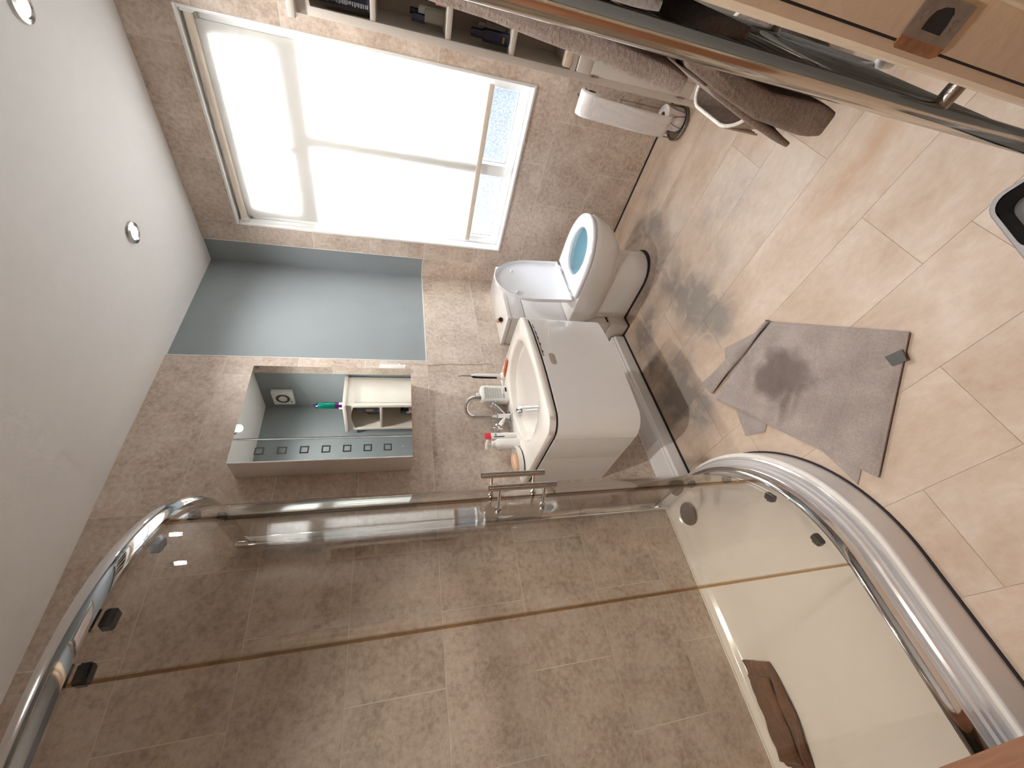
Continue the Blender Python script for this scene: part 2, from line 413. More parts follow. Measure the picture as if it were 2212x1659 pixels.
MT['track'] = plain('white_pearl_aluminium', (238, 236, 236), 0.12, 0.55, vary=0.01)
MT['glass'] = glass_mat('shower_glass', (.915, .897, .865), 0.0, 1.5)
MT['seal'] = glass_mat('amber_edge_seal', (.74, .60, .42), 0.15, 1.5)
MT['clear'] = glass_mat('clear_plastic', (.93, .94, .92), 0.05, 1.45)
MT['frost'] = frosted_mat()
MT['blind'] = blind_mat()
MT['bar'] = plain('cream_plastic_bar', (226, 213, 196), 0.4, vary=0.02)
MT['towel'] = fabric_mat('taupe_towel', (150, 132, 120), (204, 188, 178), 170, 1.0)
MT['towel_d'] = fabric_mat('brown_towel', (108, 90, 78), (164, 142, 126), 150, 1.0)
MT['mat'] = fabric_mat('grey_brown_bath_mat', (140, 127, 120), (182, 169, 161), 150, 0.7, (.765, .885, .14, (100, 86, 80)))
MT['flannel'] = fabric_mat('brown_flannel', (84, 58, 42), (128, 94, 70), 90, 0.7)
MT['tagm'] = plain('grey_label', (86, 86, 84), 0.7, bump=0.3, bscale=300, vary=0.05)
MT['door'] = wood_mat('orange_wood_door', (150, 100, 70), (190, 134, 98))
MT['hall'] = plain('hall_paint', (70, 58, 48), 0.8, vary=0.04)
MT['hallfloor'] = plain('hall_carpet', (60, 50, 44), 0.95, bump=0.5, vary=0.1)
MT['print'] = plain('grey_print', (176, 178, 176), 0.5, vary=0.03)
MT['navyprint'] = plain('navy_print', (26, 28, 56), 0.5, vary=0.03)
MT['blackprint'] = plain('black_print', (44, 40, 38), 0.5, vary=0.03)
MT['ledsq'] = plain('etched_grey_square', (70, 76, 76), 0.5, vary=0.03)
MT['orange'] = plain('orange_plastic', (214, 104, 44), 0.2, vary=0.10, vscale=40, coat=0.4)
MT['red'] = plain('pink_red_plastic', (222, 60, 76), 0.3, vary=0.04)
MT['soap'] = plain('tan_soap', (222, 180, 148), 0.35, vary=0.06, vscale=30)
MT['tan'] = plain('tan_card', (206, 150, 96), 0.6, vary=0.06)
MT['paper'] = plain('toilet_paper', (240, 236, 234), 0.95, bump=0.35, bscale=90, vary=0.015)
MT['card'] = plain('roll_core_card', (120, 100, 84), 0.9, vary=0.05)
MT['wire'] = plain('grey_wire', (150, 142, 132), 0.3, 0.9, vary=0.05)
MT['rope'] = plain('white_rope', (244, 238, 228), 0.8, bump=0.6, bscale=150, vary=0.04)
MT['wicker'] = plain('grey_woven_liner', (172, 154, 142), 0.85, bump=0.7, bscale=120, vary=0.16, vscale=60)
MT['bowl_grey'] = plain('grey_pet_bowl', (142, 138, 138), 0.35, vary=0.03)
MT['bowl_dark'] = plain('dark_bowl_inside', (30, 26, 28), 0.15, vary=0.05, coat=0.5)
MT['bowl_steel'] = plain('bowl_floor_grey', (96, 92, 88), 0.5, 0.0, vary=0.06)
MT['navy'] = plain('navy_bottle', (30, 32, 54), 0.25, vary=0.06, coat=0.3)
MT['green'] = plain('green_box', (30, 66, 58), 0.4, vary=0.08)
MT['teal'] = plain('teal_metallic_can', (30, 150, 124), 0.22, 0.8, vary=0.06)
MT['purple'] = plain('purple_metallic_can', (112, 52, 132), 0.22, 0.8, vary=0.06)
MT['pink'] = plain('pink_box', (196, 148, 138), 0.5, vary=0.05)
MT['amber'] = plain('amber_bottle', (150, 106, 60), 0.2, vary=0.08)
MT['lamp'] = emit_mat('downlight_glow', (1.0, .90, .74), 30.0); MT['lamp'].cycles.emission_sampling = 'NONE'
MT['cord'] = plain('cream_cord', (214, 200, 182), 0.5, vary=0.03)
MT['fence'] = plain('outside_fence', (40, 44, 50), 0.8, vary=0.2, vscale=8)
MT['ground'] = plain('outside_ground', (44, 48, 44), 0.9, vary=0.2, vscale=6)
MT['plastic'] = plain('white_plastic', (238, 237, 232), 0.3, vary=0.01)

# ------------------------------------------------------------------ room shell
WX0, WX1 = -0.525, 2.30       # plaster planes: left wall, window wall
WY0, WY1 = 0.0, 1.70          # front wall (with the door), back wall
H = 2.40
TZ = [0.0, 0.275, 0.585, 0.892, 1.205, 1.520, 1.835, 2.150, 2.40]
WIN = (0.53, 1.445, 0.733, 2.208)

def wall_mesh(name, rects, axis, a, b, mat, label, cat='wall'):
    """rects in (u, z); axis 'x': wall spans x in [a,b], u = y; axis 'y': wall spans y in [a,b], u = x"""
    bm = bmesh.new()
    for u0, u1, z0, z1 in rects:
        if axis == 'x': add_box(bm, (a, b), (u0, u1), (z0, z1))
        else: add_box(bm, (u0, u1), (a, b), (z0, z1))
    return tag(fin(name, bm, mat), label, cat, None, 'structure')

floor = box('floor', (WX0, WX1), (WY0-0.14, WY1), (-0.06, -0.0015), MT['floor_joint'])
tag(floor, 'pale beige vinyl plank floor with grey stains', 'floor', None, 'structure')
def split(lo, hi, cuts):
    c = [lo]+[v for v in cuts if lo+0.01 < v < hi-0.01]+[hi]
    return list(zip(c[:-1], c[1:]))
PX = [-0.713, -0.469, -0.226, 0.018, 0.265, 0.502, 0.745, 0.986, 1.236, 1.480, 1.705, 1.950, 2.195, 2.44]
PYO = {3: .757, 5: .245, 6: .372, 7: .129, 8: .306, 9: .445, 4: .52, 10: .20, 11: .36, 12: .10, 2: .40, 1: .62, 0: .15}
for i in range(13):
    x0, x1 = max(PX[i], WX0), min(PX[i+1], WX1)
    if x1-x0 < 0.01: continue
    off = PYO[i]
    for y0, y1 in split(WY0-0.14, WY1, [off+0.90*k for k in range(-2, 4)]):
        g = 0.0005
        box('plank', (x0+g, x1-g), (y0+g, y1-g), (-0.0045, 0.0), MT['floor'], floor)

ceil = box('ceiling', (WX0, WX1), (WY0-0.10, WY1), (H, H+0.05), MT['ceiling'])
tag(ceil, 'smooth white painted ceiling', 'ceiling', None, 'structure')

wall_back = wall_mesh('wall_back', [(WX0-0.1, WX1+0.1, -0.06, H)], 'y', WY1, WY1+0.1, MT['blue'], 'back wall clad in beige stone tiles with a blue-grey painted patch')
wall_right = wall_mesh('wall_right', [(WY0-0.1, WIN[0], -0.06, H), (WIN[1], WY1, -0.06, H), (WIN[0], WIN[1], -0.06, WIN[2]), (WIN[0], WIN[1], WIN[3], H)], 'x', WX1, WX1+0.12, MT['blue'], 'window wall clad in beige stone tiles')
wall_left = wall_mesh('wall_left', [(WY0-0.1, WY1, -0.06, H)], 'x', WX0-0.1, WX0, MT['tile'], 'shower end wall in beige stone tile')
DX0, DX1, DZ = -0.335, 0.475, 2.03
wall_front = wall_mesh('wall_front', [(WX0, DX0, -0.06, H), (DX1, WX1, -0.06, H), (DX0, DX1, DZ, H)], 'y', -0.10, 0.0, MT['blue'], 'blue-grey painted wall with the doorway')

def sub_rects(r, holes):
    """pieces of rect r outside the holes"""
    out = [r]
    for h in holes:
        nxt = []
        for (a0, a1, b0, b1) in out:
            c0, c1, d0, d1 = max(a0, h[0]), min(a1, h[1]), max(b0, h[2]), min(b1, h[3])
            if c0 >= c1 or d0 >= d1: nxt.append((a0, a1, b0, b1)); continue
            for q in ((a0, c0, b0, b1), (c1, a1, b0, b1), (c0, c1, b0, d0), (c0, c1, d1, b1)):
                if q[1]-q[0] > 0.002 and q[3]-q[2] > 0.002: nxt.append(q)
        out = nxt
    return out

def tiles(wall, axis, u_lo, u_hi, holes, offs, pitch):
    cache = {}
    gbm = bmesh.new()
    for (a0, a1, b0, b1) in sub_rects((u_lo, u_hi, 0, H), holes):
        if axis == 'y': add_box(gbm, (a0, a1), (WY1-0.0094, WY1), (b0, b1))
        else: add_box(gbm, (WX1-0.0094, WX1), (a0, a1), (b0, b1))
    fin('grout', gbm, MT['grout'], wall)
    g = 0.0015
    for ri in range(len(TZ)-1):
        z0, z1 = TZ[ri], TZ[ri+1]
        cuts = [offs[ri % 2]+pitch*k for k in range(-6, 12)]
        for u0, u1 in split(u_lo, u_hi, cuts):
            rs = sub_rects((u0+g, u1-g, z0+g, z1-g), holes)
            if not rs: continue
            bm = bmesh.new()
            for (a0, a1, b0, b1) in rs:
                if axis == 'y': add_box(bm, (a0, a1), (WY1-0.010, WY1-0.001), (b0, b1))
                else: add_box(bm, (WX1-0.010, WX1-0.001), (a0, a1), (b0, b1))
            fin('tile', bm, MT['tile'], wall)

tiles(wall_back, 'y', WX0, WX1-0.010, [(1.537, 3, 1.2085, 3)], (0.080, 0.308), 0.449)
tiles(wall_right, 'x', 0.444, WY1-0.010, [(WIN[0], WIN[1], WIN[2], WIN[3]), (1.556, 3, 1.2085, 3)], (0.884-0.447, 0.660-0.447), 0.447)

# white edge strips round the painted patch
def trim(n, x, y, z, label, mat='upvc'):
    return tag(box(n, x, y, z, MT[mat]), label, 'trim', None, 'structure')
trim('trim_1', (1.5355, 1.5395), (1.6885, 1.70), (1.206, H), 'thin white upright edge strip beside the mirror cabinet')
trim('trim_2', (1.5395, 2.29), (1.6885, 1.70), (1.206, 1.2095), 'thin white level edge strip under the blue-grey patch')
trim('trim_3', (2.289, 2.30), (1.554, 1.557), (1.2095, H), 'thin white upright edge strip between window and blue-grey patch')
trim('trim_4', (2.289, 2.30), (1.557, 1.6885), (1.206, 1.2095), 'short white level edge strip in the room corner')

# boxed white skirting along the back wall
sk = thing('baseboard_back', (1.17, 1.62, 0), 'white boxed-in skirting below the basin unit', 'skirting', None, 'structure')
bm = bmesh.new()
prof = [(1.5515, 0.006), (1.5515, 0.066), (1.556, 0.072), (1.562, 0.075), (1.562, 0.082), (1.570, 0.086), (1.6895, 0.082), (1.6895, 0.006)]
loft(bm, [[(0.66, y, z) for y, z in prof], [(1.662, y, z) for y, z in prof]])
fin('skirting_box', bm, MT['white'], sk)
box('sealant_line', (0.66, 1.665), (1.5470, 1.5530), (0.0, 0.010), MT['sealant'], sk)
box('sealant_line', (0.66, 1.53), (1.684, 1.6905), (0.080, 0.085), MT['upvc'], sk)

# dark seal line along the window wall
tag(box('baseboard_right', (2.284, 2.2905), (0.42, 1.48), (0.0, 0.007), MT['sealant']), 'dark sealant line along the foot of the window wall', 'skirting', None, 'structure')

# ------------------------------------------------------------------ window
win = thing('window_1', (2.36, 0.988, 0.733), 'white plastic window with a top light and two obscured lower panes', 'window', None, 'structure')
y0, y1, z0, z1 = WIN
fx0, fx1 = 2.345, 2.405
def ring(name, y0, y1, z0, z1, w, x0, x1, mat, parent, bevel=0.003):
    bm = bmesh.new()
    for q in ((y0, y1, z0, z0+w), (y0, y1, z1-w, z1), (y0, y0+w, z0+w, z1-w), (y1-w, y1, z0+w, z1-w)):
        add_box(bm, (x0, x1), q[0:2], q[2:4], bevel)
    return fin(name, bm, mat, parent, True, 60)
# reveal lining and the narrow architrave bead
bm = bmesh.new()
for q in ((y0, y1, z0, z0+.012), (y0, y1, z1-.012, z1), (y0, y0+.012, z0+.012, z1-.012), (y1-.012, y1, z0+.012, z1-.012)):
    add_box(bm, (2.284, 2.43), q[0:2], q[2:4], 0.002)
fin('reveal_lining', bm, MT['upvc'], win, True, 60)
ring('frame', y0+.012, y1-.012, z0+.012, z1-.012, 0.045, fx0, fx1, MT['upvc'], win)
box('transom', (fx0-.016, fx1), (y0+.05, y1-.05), (1.795, 1.868), MT['upvc'], win, 0.003)
box('mullion', (fx0-.016, fx1), (0.940, 1.000), (z0+.05, 1.80), MT['upvc'], win, 0.003)
ring('top_sash', y0+.048, y1-.048, 1.855, z1-.048, 0.040, fx0-.012, fx1-.01, MT['upvc'], win)
bm = bmesh.new(); add_box(bm, (2.372, 2.378), (y0+.055, .945), (z0+.055, 1.80)); fin('pane', bm, MT['frost'], win)
bm = bmesh.new(); add_box(bm, (2.372, 2.378), (.995, y1-.055), (z0+.055, 1.80)); fin('pane', bm, MT['frost'], win)
bm = bmesh.new(); add_box(bm, (2.372, 2.378), (y0+.085, y1-.085), (1.89, z1-.085)); fin('pane', bm, MT['frost'], win)
gk = bmesh.new()
for q in ((y0+.055, .942), (.998, y1-.055)):
    for (ya, yb, za, zb) in ((q[0], q[1], z0+.055, z0+.060), (q[0], q[0]+.004, z0+.06, 1.80), (q[1]-.004, q[1], z0+.06, 1.80)):
        add_box(gk, (2.366, 2.372), (ya, yb), (za, zb))
fin('gasket', gk, MT['tagm'], win)
hb = box('handle', (2.3245, 2.336), (1.005, 1.035), (1.845, 1.885), MT['upvc'], win, 0.003)
tube('lever', [(2.331, 1.020, 1.872), (2.330, 1.026, 1.885), (2.3295, 1.045, 1.955), (2.329, 1.050, 1.985)], [.0065, .0065, .006, .0055], MT['upvc'], hb)

# roller blind, three quarters down
bl = thing('roller_blind', (2.30, 0.985, 0.94), 'cream roller blind pulled most of the way down the window, glowing with daylight', 'blind')
box('blind_fabric', (2.3210, 2.3218), (0.572, 1.402), (0.952, 2.165), MT['blind'], bl)
tube('roller', [(2.316, 0.552, 2.170), (2.316, 1.424, 2.170)], 0.016, MT['bar'], bl, 20)
box('bottom_bar', (2.313, 2.328), (0.570, 1.404), (0.930, 0.957), MT['bar'], bl, 0.003)
for yb in (0.545, 1.424):
    box('bracket', (2.298, 2.334), (yb, yb+.008), (2.148, 2.193), MT['plastic'], bl, 0.002)
lathe('chain_wheel', [(.019, 0), (.020, .004), (.019, .010)], (2.316, 1.411, 2.170), MT['plastic'], bl, 20, (0, 1, 0))

# outside: a fence and the ground, dimly seen through the obscured glass
tag(box('fence', (3.5, 3.6), (-3.0, 5.5), (-0.9, 1.35), MT['fence']), 'grey boundary beyond the obscured window glass', 'fence', None, 'structure')
tag(box('ground', (2.5, 9.0), (-6.0, 9.0), (-1.0, -0.9), MT['ground']), 'ground outside the window', 'ground', None, 'structure')

# ------------------------------------------------------------------ doorway, door, hall
fr = thing('door_1', (0.06, -0.05, 0), 'cream painted door frame with a worn latch plate', 'door frame', None, 'structure')
JX = 0.45
box('jamb', (JX, JX+.028), (-0.115, -0.0005), (0, DZ-.025), MT['cream'], fr)
box('jamb', (-0.335, -0.308), (-0.115, -0.0005), (0, DZ-.025), MT['cream'], fr)
box('head', (-0.335, JX+.028), (-0.115, -0.0005), (DZ-.025, DZ), MT['cream'], fr)
box('door_stop', (JX-.014, JX+.001), (-0.115, -0.046), (0, DZ-.025), MT['cream'], fr, 0.003)
box('door_stop', (-0.309, -0.294), (-0.115, -0.046), (0, DZ-.025), MT['cream'], fr, 0.003)
bm = bmesh.new()
for xa, xb, s in ((JX+.002, JX+.052, 1), (-0.36, -0.310, -1)):
    pr_ = [(xa, 0.001), (xa, 0.011), (xa+.006, 0.0155), (xb-.008, 0.019), (xb, 0.014), (xb, 0.001)] if s > 0 else [(xb, 0.001), (xb, 0.011), (xb-.006, 0.0155), (xa+.008, 0.019), (xa, 0.014), (xa, 0.001)]
    bm2 = bmesh.new(); loft(bm2, [[(x, y, 0) for x, y in pr_], [(x, y, DZ+.03) for x, y in pr_]])
    fin('architrave', bm2, MT['cream'], fr, True, 25)
bm.free()
box('architrave', (-0.36, JX+.052), (0.001, 0.017), (DZ-.02, DZ+.035), MT['cream'], fr, 0.003)
box('frame_gap', (JX+.0004, JX+.004), (-0.0012, 0.0018), (0, DZ-.03), MT['sealant'], fr)  # dark strip standing for the shade in the crack, not sealant
# latch plate: flat plate with a D-shaped hole and a curled, rusty lip
zc = 0.879
bm = bmesh.new()
out_ = [(-0.037, zc-.031), (-0.037, zc+.031), (-0.004, zc+.031), (-0.004, zc-.031)]
hole = [(-0.0315, zc-.006), (-0.030, zc+.004), (-0.026, zc+.012), (-0.020, zc+.0145), (-0.0115, zc+.0145), (-0.0115, zc-.0135), (-0.020, zc-.0135), (-0.0275, zc-.0115)]
xp = JX-.0016
ov = [bm.verts.new((xp, a, b)) for a, b in out_]
hv = [bm.verts.new((xp, a, b)) for a, b in hole]
oe = [bm.edges.new((ov[i], ov[(i+1) % 4])) for i in range(4)]; he = [bm.edges.new((hv[i], hv[(i+1) % 8])) for i in range(8)]
bmesh.ops.triangle_fill(bm, use_beauty=True, edges=oe+he)
cen = sum((v.co for v in hv), Vector())/8
bad = [f for f in bm.faces if all(v in hv for v in f.verts)]
bmesh.ops.delete(bm, geom=bad, context='FACES_ONLY')
ex = bmesh.ops.extrude_face_region(bm, geom=bm.faces[:])
bmesh.ops.translate(bm, verts=[v for v in ex['geom'] if isinstance(v, bmesh.types.BMVert)], vec=(0.0015, 0, 0))
plate = fin('strike_plate', bm, MT['steel'], fr)
plate['label'] = 'worn steel latch plate'
box('latch_hole', (JX-.0008, JX+.0002), (-0.0325, -0.0110), (zc-.0145, zc+.0155), MT['black'], plate)
bm = bmesh.new()
loops = []
for k in range(7):
    a = math.radians(75*k/6)
    yv = -0.004+0.016*math.sin(a); xv = xp+0.016*(1-math.cos(a))
    w = 0.031 if k < 3 else 0.031-0.0042*(k-2)
    loops.append([(xv, yv, zc-w), (xv, yv, zc+w), (xv+.0015, yv-.0006, zc+w), (xv+.0015, yv-.0006, zc-w)])
loft(bm, loops)
fin('curled_lip', bm, MT['rust'], plate, True, 50)
for zz in (zc+.021, zc-.0215):
    lathe('screw', [(.0042, 0), (.0042, .0008), (.003, .0012)], (xp, -0.021, zz), MT['steel'], plate, 12, (-1, 0, 0))

# the open wooden door, seen at the very edge
ang = math.radians(82)
dv = Vector((math.cos(ang), math.sin(ang), 0)); dn = Vector((math.sin(ang), -math.cos(ang), 0))
hp = Vector((-0.306, 0.008, 0))
dr = thing('door_2', (hp.x, hp.y, 0.008), 'orange-brown wooden door standing open into the room', 'door', None, 'structure')
def dbox(name, a, t, z, mat, parent, bev=0.0):
    bm = bmesh.new()
    q = [hp+dv*s+dn*w for s in a for w in t]
    vs = [bm.verts.new((p.x, p.y, zz)) for zz in z for p in q]
    for f in ((0, 2, 3, 1), (4, 5, 7, 6), (0, 1, 5, 4), (2, 6, 7, 3), (0, 4, 6, 2), (1, 3, 7, 5)): bm.faces.new([vs[i] for i in f])
    if bev: bmesh.ops.bevel(bm, geom=bm.edges[:], offset=bev, segments=2, affect='EDGES')
    return fin(name, bm, mat, parent, bev > 0, 60)
dbox('door_leaf', (0.0, 0.752), (-0.035, 0.0), (0.008, 1.985), MT['door'], dr, 0.002)
for (a, z) in (((.10, .34), (.18, .88)), ((.41, .65), (.18, .88)), ((.10, .34), (1.05, 1.86)), ((.41, .65), (1.05, 1.86))):
    dbox('door_panel', a, (-0.001, 0.005), z, MT['door'], dr, 0.003)
ha = hp+dv*.70
lathe('rose', [(.025, 0), (.025, .006), (.02, .009)], ha+Vector((0, 0, 1.0)), MT['steel'], dr, 20, dn)
tube('door_handle', [ha+Vector((0, 0, 1.0)), ha+dn*.045+Vector((0, 0, 1.0)), ha+dn*.05-dv*.11+Vector((0, 0, 1.0))], .008, MT['steel'], dr)

# dim hallway behind the doorway
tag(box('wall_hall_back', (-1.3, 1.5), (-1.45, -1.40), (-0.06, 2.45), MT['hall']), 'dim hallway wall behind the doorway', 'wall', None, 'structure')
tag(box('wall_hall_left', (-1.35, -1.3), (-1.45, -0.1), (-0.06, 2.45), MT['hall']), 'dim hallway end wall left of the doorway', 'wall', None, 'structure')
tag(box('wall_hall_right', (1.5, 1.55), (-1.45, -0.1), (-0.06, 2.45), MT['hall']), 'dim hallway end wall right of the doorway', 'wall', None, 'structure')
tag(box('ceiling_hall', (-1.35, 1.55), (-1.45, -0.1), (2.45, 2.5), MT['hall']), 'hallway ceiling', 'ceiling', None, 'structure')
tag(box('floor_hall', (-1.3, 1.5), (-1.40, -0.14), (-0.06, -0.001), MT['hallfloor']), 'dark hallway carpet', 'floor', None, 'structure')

# ------------------------------------------------------------------ downlights
def downlight(x, y, label, power=1.0, cone=152):
    t = thing('downlight', (x, y, H-.012), label, 'ceiling light', 'recessed ceiling downlights')
    lathe('bezel', [(.026, .012), (.026, .004), (.030, .0), (.042, .004), (.044, .012)], (x, y, H-.012), MT['satin'], t, 32, (0, 0, 1), False)
    lathe('bulb', [(.002, 0), (.025, 0), (.0255, .004)], (x, y, H-.006), MT['lamp'], t, 24)
    l = bpy.data.lights.new('downlight_lamp', 'SPOT'); l.energy = LAMP_W*power; l.color = (1.0, .975, .95); l.shadow_soft_size = .025
    l.spot_size = math.radians(cone); l.spot_blend = 1.0
    o = bpy.data.objects.new('downlight_lamp', l); COL.objects.link(o); o.parent = t; o.location = (0, 0, -.016)
downlight(1.738, 1.186, 'lit recessed downlight nearest the blue-grey patch')
downlight(1.756, 0.492, 'lit recessed downlight in the corner of the picture, over the window side')
downlight(0.24, 0.52, 'added downlight over the doorway side, out of view', 2.7, 108)  # unseen lamp, added to brighten the doorway side
downlight(-0.05, 1.20, 'added downlight over the shower, out of view', 1.6, 78)  # unseen lamp, added to brighten the tray and shower

# ------------------------------------------------------------------ shower
SC = Vector((0.125, 1.412)); SR = 0.55
def spath(d, x0=-0.525, t0=-90, t1=0, yend=1.69, n=28, front=True, side=True):
    """plan of the quadrant, d metres inside the tray's outer edge"""
    p = []
    if front: p += [(x0+(SC.x-x0)*i/6, SC.y-SR+d) for i in range(6)]
    for i in range(n+1):
        a = math.radians(t0+(t1-t0)*i/n); p.append((SC.x+(SR-d)*math.cos(a), SC.y+(SR-d)*math.sin(a)))
    if side: p += [(SC.x+SR-d, SC.y+(yend-SC.y)*i/3) for i in range(1, 4)]
    return p
def sweep(name, prof, mat, parent, smooth=True, angle=35, x0=-0.522, yend=1.688):
    """closed (d, z) profile carried along the quadrant"""
    paths = [spath(d, x0=x0, yend=yend) for d, z in prof]
    bm = bmesh.new()
    loft(bm, [[(paths[j][i][0], paths[j][i][1], prof[j][1]) for j in range(len(prof))] for i in range(len(paths[0]))])
    return fin(name, bm, mat, parent, smooth, angle)
def sheet(name, pts, th, z0, z1, mat, parent):
    """upright sheet of thickness th along the plan points"""
    n = len(pts); L_, R_ = [], []
    for i in range(n):
        a, b = Vector(pts[max(i-1, 0)]), Vector(pts[min(i+1, n-1)])
        t = (b-a).normalized(); nn = Vector((-t.y, t.x))*th/2; p = Vector(pts[i])
        L_.append(p+nn); R_.append(p-nn)
    bm = bmesh.new()
    loft(bm, [[(L_[i].x, L_[i].y, z0), (R_[i].x, R_[i].y, z0), (R_[i].x, R_[i].y, z1), (L_[i].x, L_[i].y, z1)] for i in range(n)])
    return fin(name, bm, mat, parent, True, 30)

TZT = 0.105
tray = thing('shower_tray', (0.07, 1.28, 0), 'cream quadrant shower tray with a white side panel', 'shower tray')
def tloop(df, db, z):
    p = spath(df, x0=-0.522+db, yend=1.688-db)
    xr = p[-1][0]; q = [(xr+(-0.522+db-xr)*i/8, 1.688-db) for i in range(1, 9)]
    return [(x, y, z) for x, y in p+q]
bm = bmesh.new()
loft(bm, [tloop(.004, 0, TZT), tloop(.076, .034, TZT+.001), tloop(.081, .040, TZT-.002), tloop(.090, .050, .090), tloop(.096, .058, .086), tloop(.15, .11, .084)], False, True)
fin('tray_basin', bm, MT['tray'], tray, True, 50)
bm = bmesh.new()
loft(bm, [tloop(.002, 0, 0.004), tloop(0, 0, .095), tloop(.001, 0, .102), tloop(.004, 0, TZT)], False, False)
fin('side_panel', bm, MT['trayside'], tray, True, 50)
sweep('sealant_line', [(-.004, 0.0), (-.004, .005), (.006, .005), (.006, 0.0)], MT['sealant'], tray, False)
dw = lathe('drain_cover', [(.050, 0), (.052, .006), (.049, .012), (.033, .016), (.002, .018)], (0.538, 1.572, .0855), plain('dull_waste_dome', (128, 120, 112), .22, 1.0, vary=.08), tray, 36)
bm = bmesh.new()   # bead of sealant where the tray meets the tiles
add_box(bm, (-0.52, 0.62), (1.682, 1.6895), (TZT-.002, TZT+.006), 0.002)
fin('sealant_bead', bm, MT['tray'], tray)

enc = thing('shower_enclosure', (0.07, 1.28, TZT), 'curved glass shower enclosure with chrome rails', 'shower enclosure')
sweep('bottom_track', [(.014, TZT), (.014, .116), (.020, .119), (.024, .126), (.031, .127), (.034, .136), (.042, .138), (.045, .150), (.052, .155), (.056, .170), (.056, TZT)], MT['track'], enc, True, 50)
bt = sweep('bottom_rail', [(.058, .110), (.047, .142), (.0455, .160), (.047, .178), (.053, .191), (.062, .196), (.066, .196), (.066, .110)], MT['chrome'], enc, True, 40)
RZ = 1.872
sweep('top_rail', [(.066, RZ), (.056, RZ-.001), (.048, RZ+.008), (.0445, RZ+.023), (.047, RZ+.036), (.055, RZ+.045), (.066, RZ+.046)], MT['chrome'], enc, True, 40)
GZ0, GZ1 = .165, 1.880
def arc(d, t0, t1, n=26):
    return [(SC.x+(SR-d)*math.cos(math.radians(t0+(t1-t0)*i/n)), SC.y+(SR-d)*math.sin(math.radians(t0+(t1-t0)*i/n))) for i in range(n+1)]
gd = .075
fp = sheet('fixed_pane', [(-0.515+i*.11, SC.y-SR+.060) for i in range(7)], .005, GZ0, GZ1, MT['glass'], enc)
sp_ = sheet('fixed_pane', [(SC.x+SR-.060, 1.375+i*.10) for i in range(4)], .005, GZ0, GZ1, MT['glass'], enc)
da = sheet('sliding_door', arc(gd, -87.6, -46.2), .005, GZ0, GZ1, MT['glass'], enc)
db_ = sheet('sliding_door', arc(gd, -44.0, -1.5), .005, GZ0, GZ1, MT['glass'], enc)
sheet('edge_seal', arc(gd, -46.2, -45.5, 3), .005, GZ0, GZ1, MT['seal'], da)
sheet('edge_seal', arc(gd, -44.7, -44.0, 3), .005, GZ0, GZ1, MT['seal'], db_)
sheet('edge_seal', arc(gd, -88.25, -87.6, 3), .005, GZ0, GZ1, MT['seal'], da)
sheet('edge_seal', arc(gd, -1.5, -0.4, 3), .007, GZ0, GZ1, MT['seal'], db_)
# wall profiles
box('wall_profile', (.600, .632), (1.652, 1.689), (TZT, RZ+.044), MT['chrome'], enc, 0.004)
box('wall_profile', (-.524, -.488), (SC.y-SR+.044, SC.y-SR+.076), (TZT, RZ+.044), MT['chrome'], enc, 0.004)
# handles: one upright bar on each sliding door, posts through the glass
for t, door in ((-52.5, da), (-42.5, db_)):
    c, s = math.cos(math.radians(t)), math.sin(math.radians(t))
    P = lambda r, z: (SC.x+r*c, SC.y+r*s, z)
    hd = tube('handle', [P(.537, .952), P(.537, 1.142)], .0085, MT['satin'], door, 20)
    for zz in (.985, 1.112):
        tube('handle_post', [P(.462, zz), P(.537, zz)], .0048, MT['satin'], hd, 14)
        lathe('post_collar', [(.009, 0), (.0095, .003), (.006, .008)], P(.478, zz), MT['satin'], hd, 16, (c, s, 0))
        lathe('post_collar', [(.009, 0), (.0095, .003), (.006, .008)], P(.472, zz), MT['satin'], hd, 16, (-c, -s, 0))
# black roller carriages inside the glass, top and bottom
def carriage(t, z, door, up):
    c, s = math.cos(math.radians(t)), math.sin(math.radians(t)); tx, ty = -s, c
    bm = bmesh.new(); q = []
    for a in (-.016, .016):
        for r in (.448, .470):
            q.append((SC.x+r*c+a*tx, SC.y+r*s+a*ty))
    vs = [bm.verts.new((x, y, zz)) for zz in (z-.010, z+.010) for x, y in q]
    for f in ((0, 2, 3, 1), (4, 5, 7, 6), (0, 1, 5, 4), (2, 6, 7, 3), (0, 4, 6, 2), (1, 3, 7, 5)): bm.faces.new([vs[i] for i in f])
    bmesh.ops.bevel(bm, geom=bm.edges[:], offset=.003, segments=2, affect='EDGES')
    o = fin('roller_carriage', bm, MT['black'], door, True, 50)
    lathe('roller_screw', [(.008, 0), (.008, .004), (.003, .007)], (SC.x+.448*c, SC.y+.448*s, z), MT['chrome'], o, 16, (-c, -s, 0))
for t in (-56.0, -78.0): carriage(t, .205, da, False)
for t in (-33.0, -9.0): carriage(t, .205, db_, False)
for t in (-54.0, -75.5, -86.0): carriage(t, RZ-.006, da, True)
for t in (-33.0, -9.0): carriage(t, RZ-.006, db_, True)

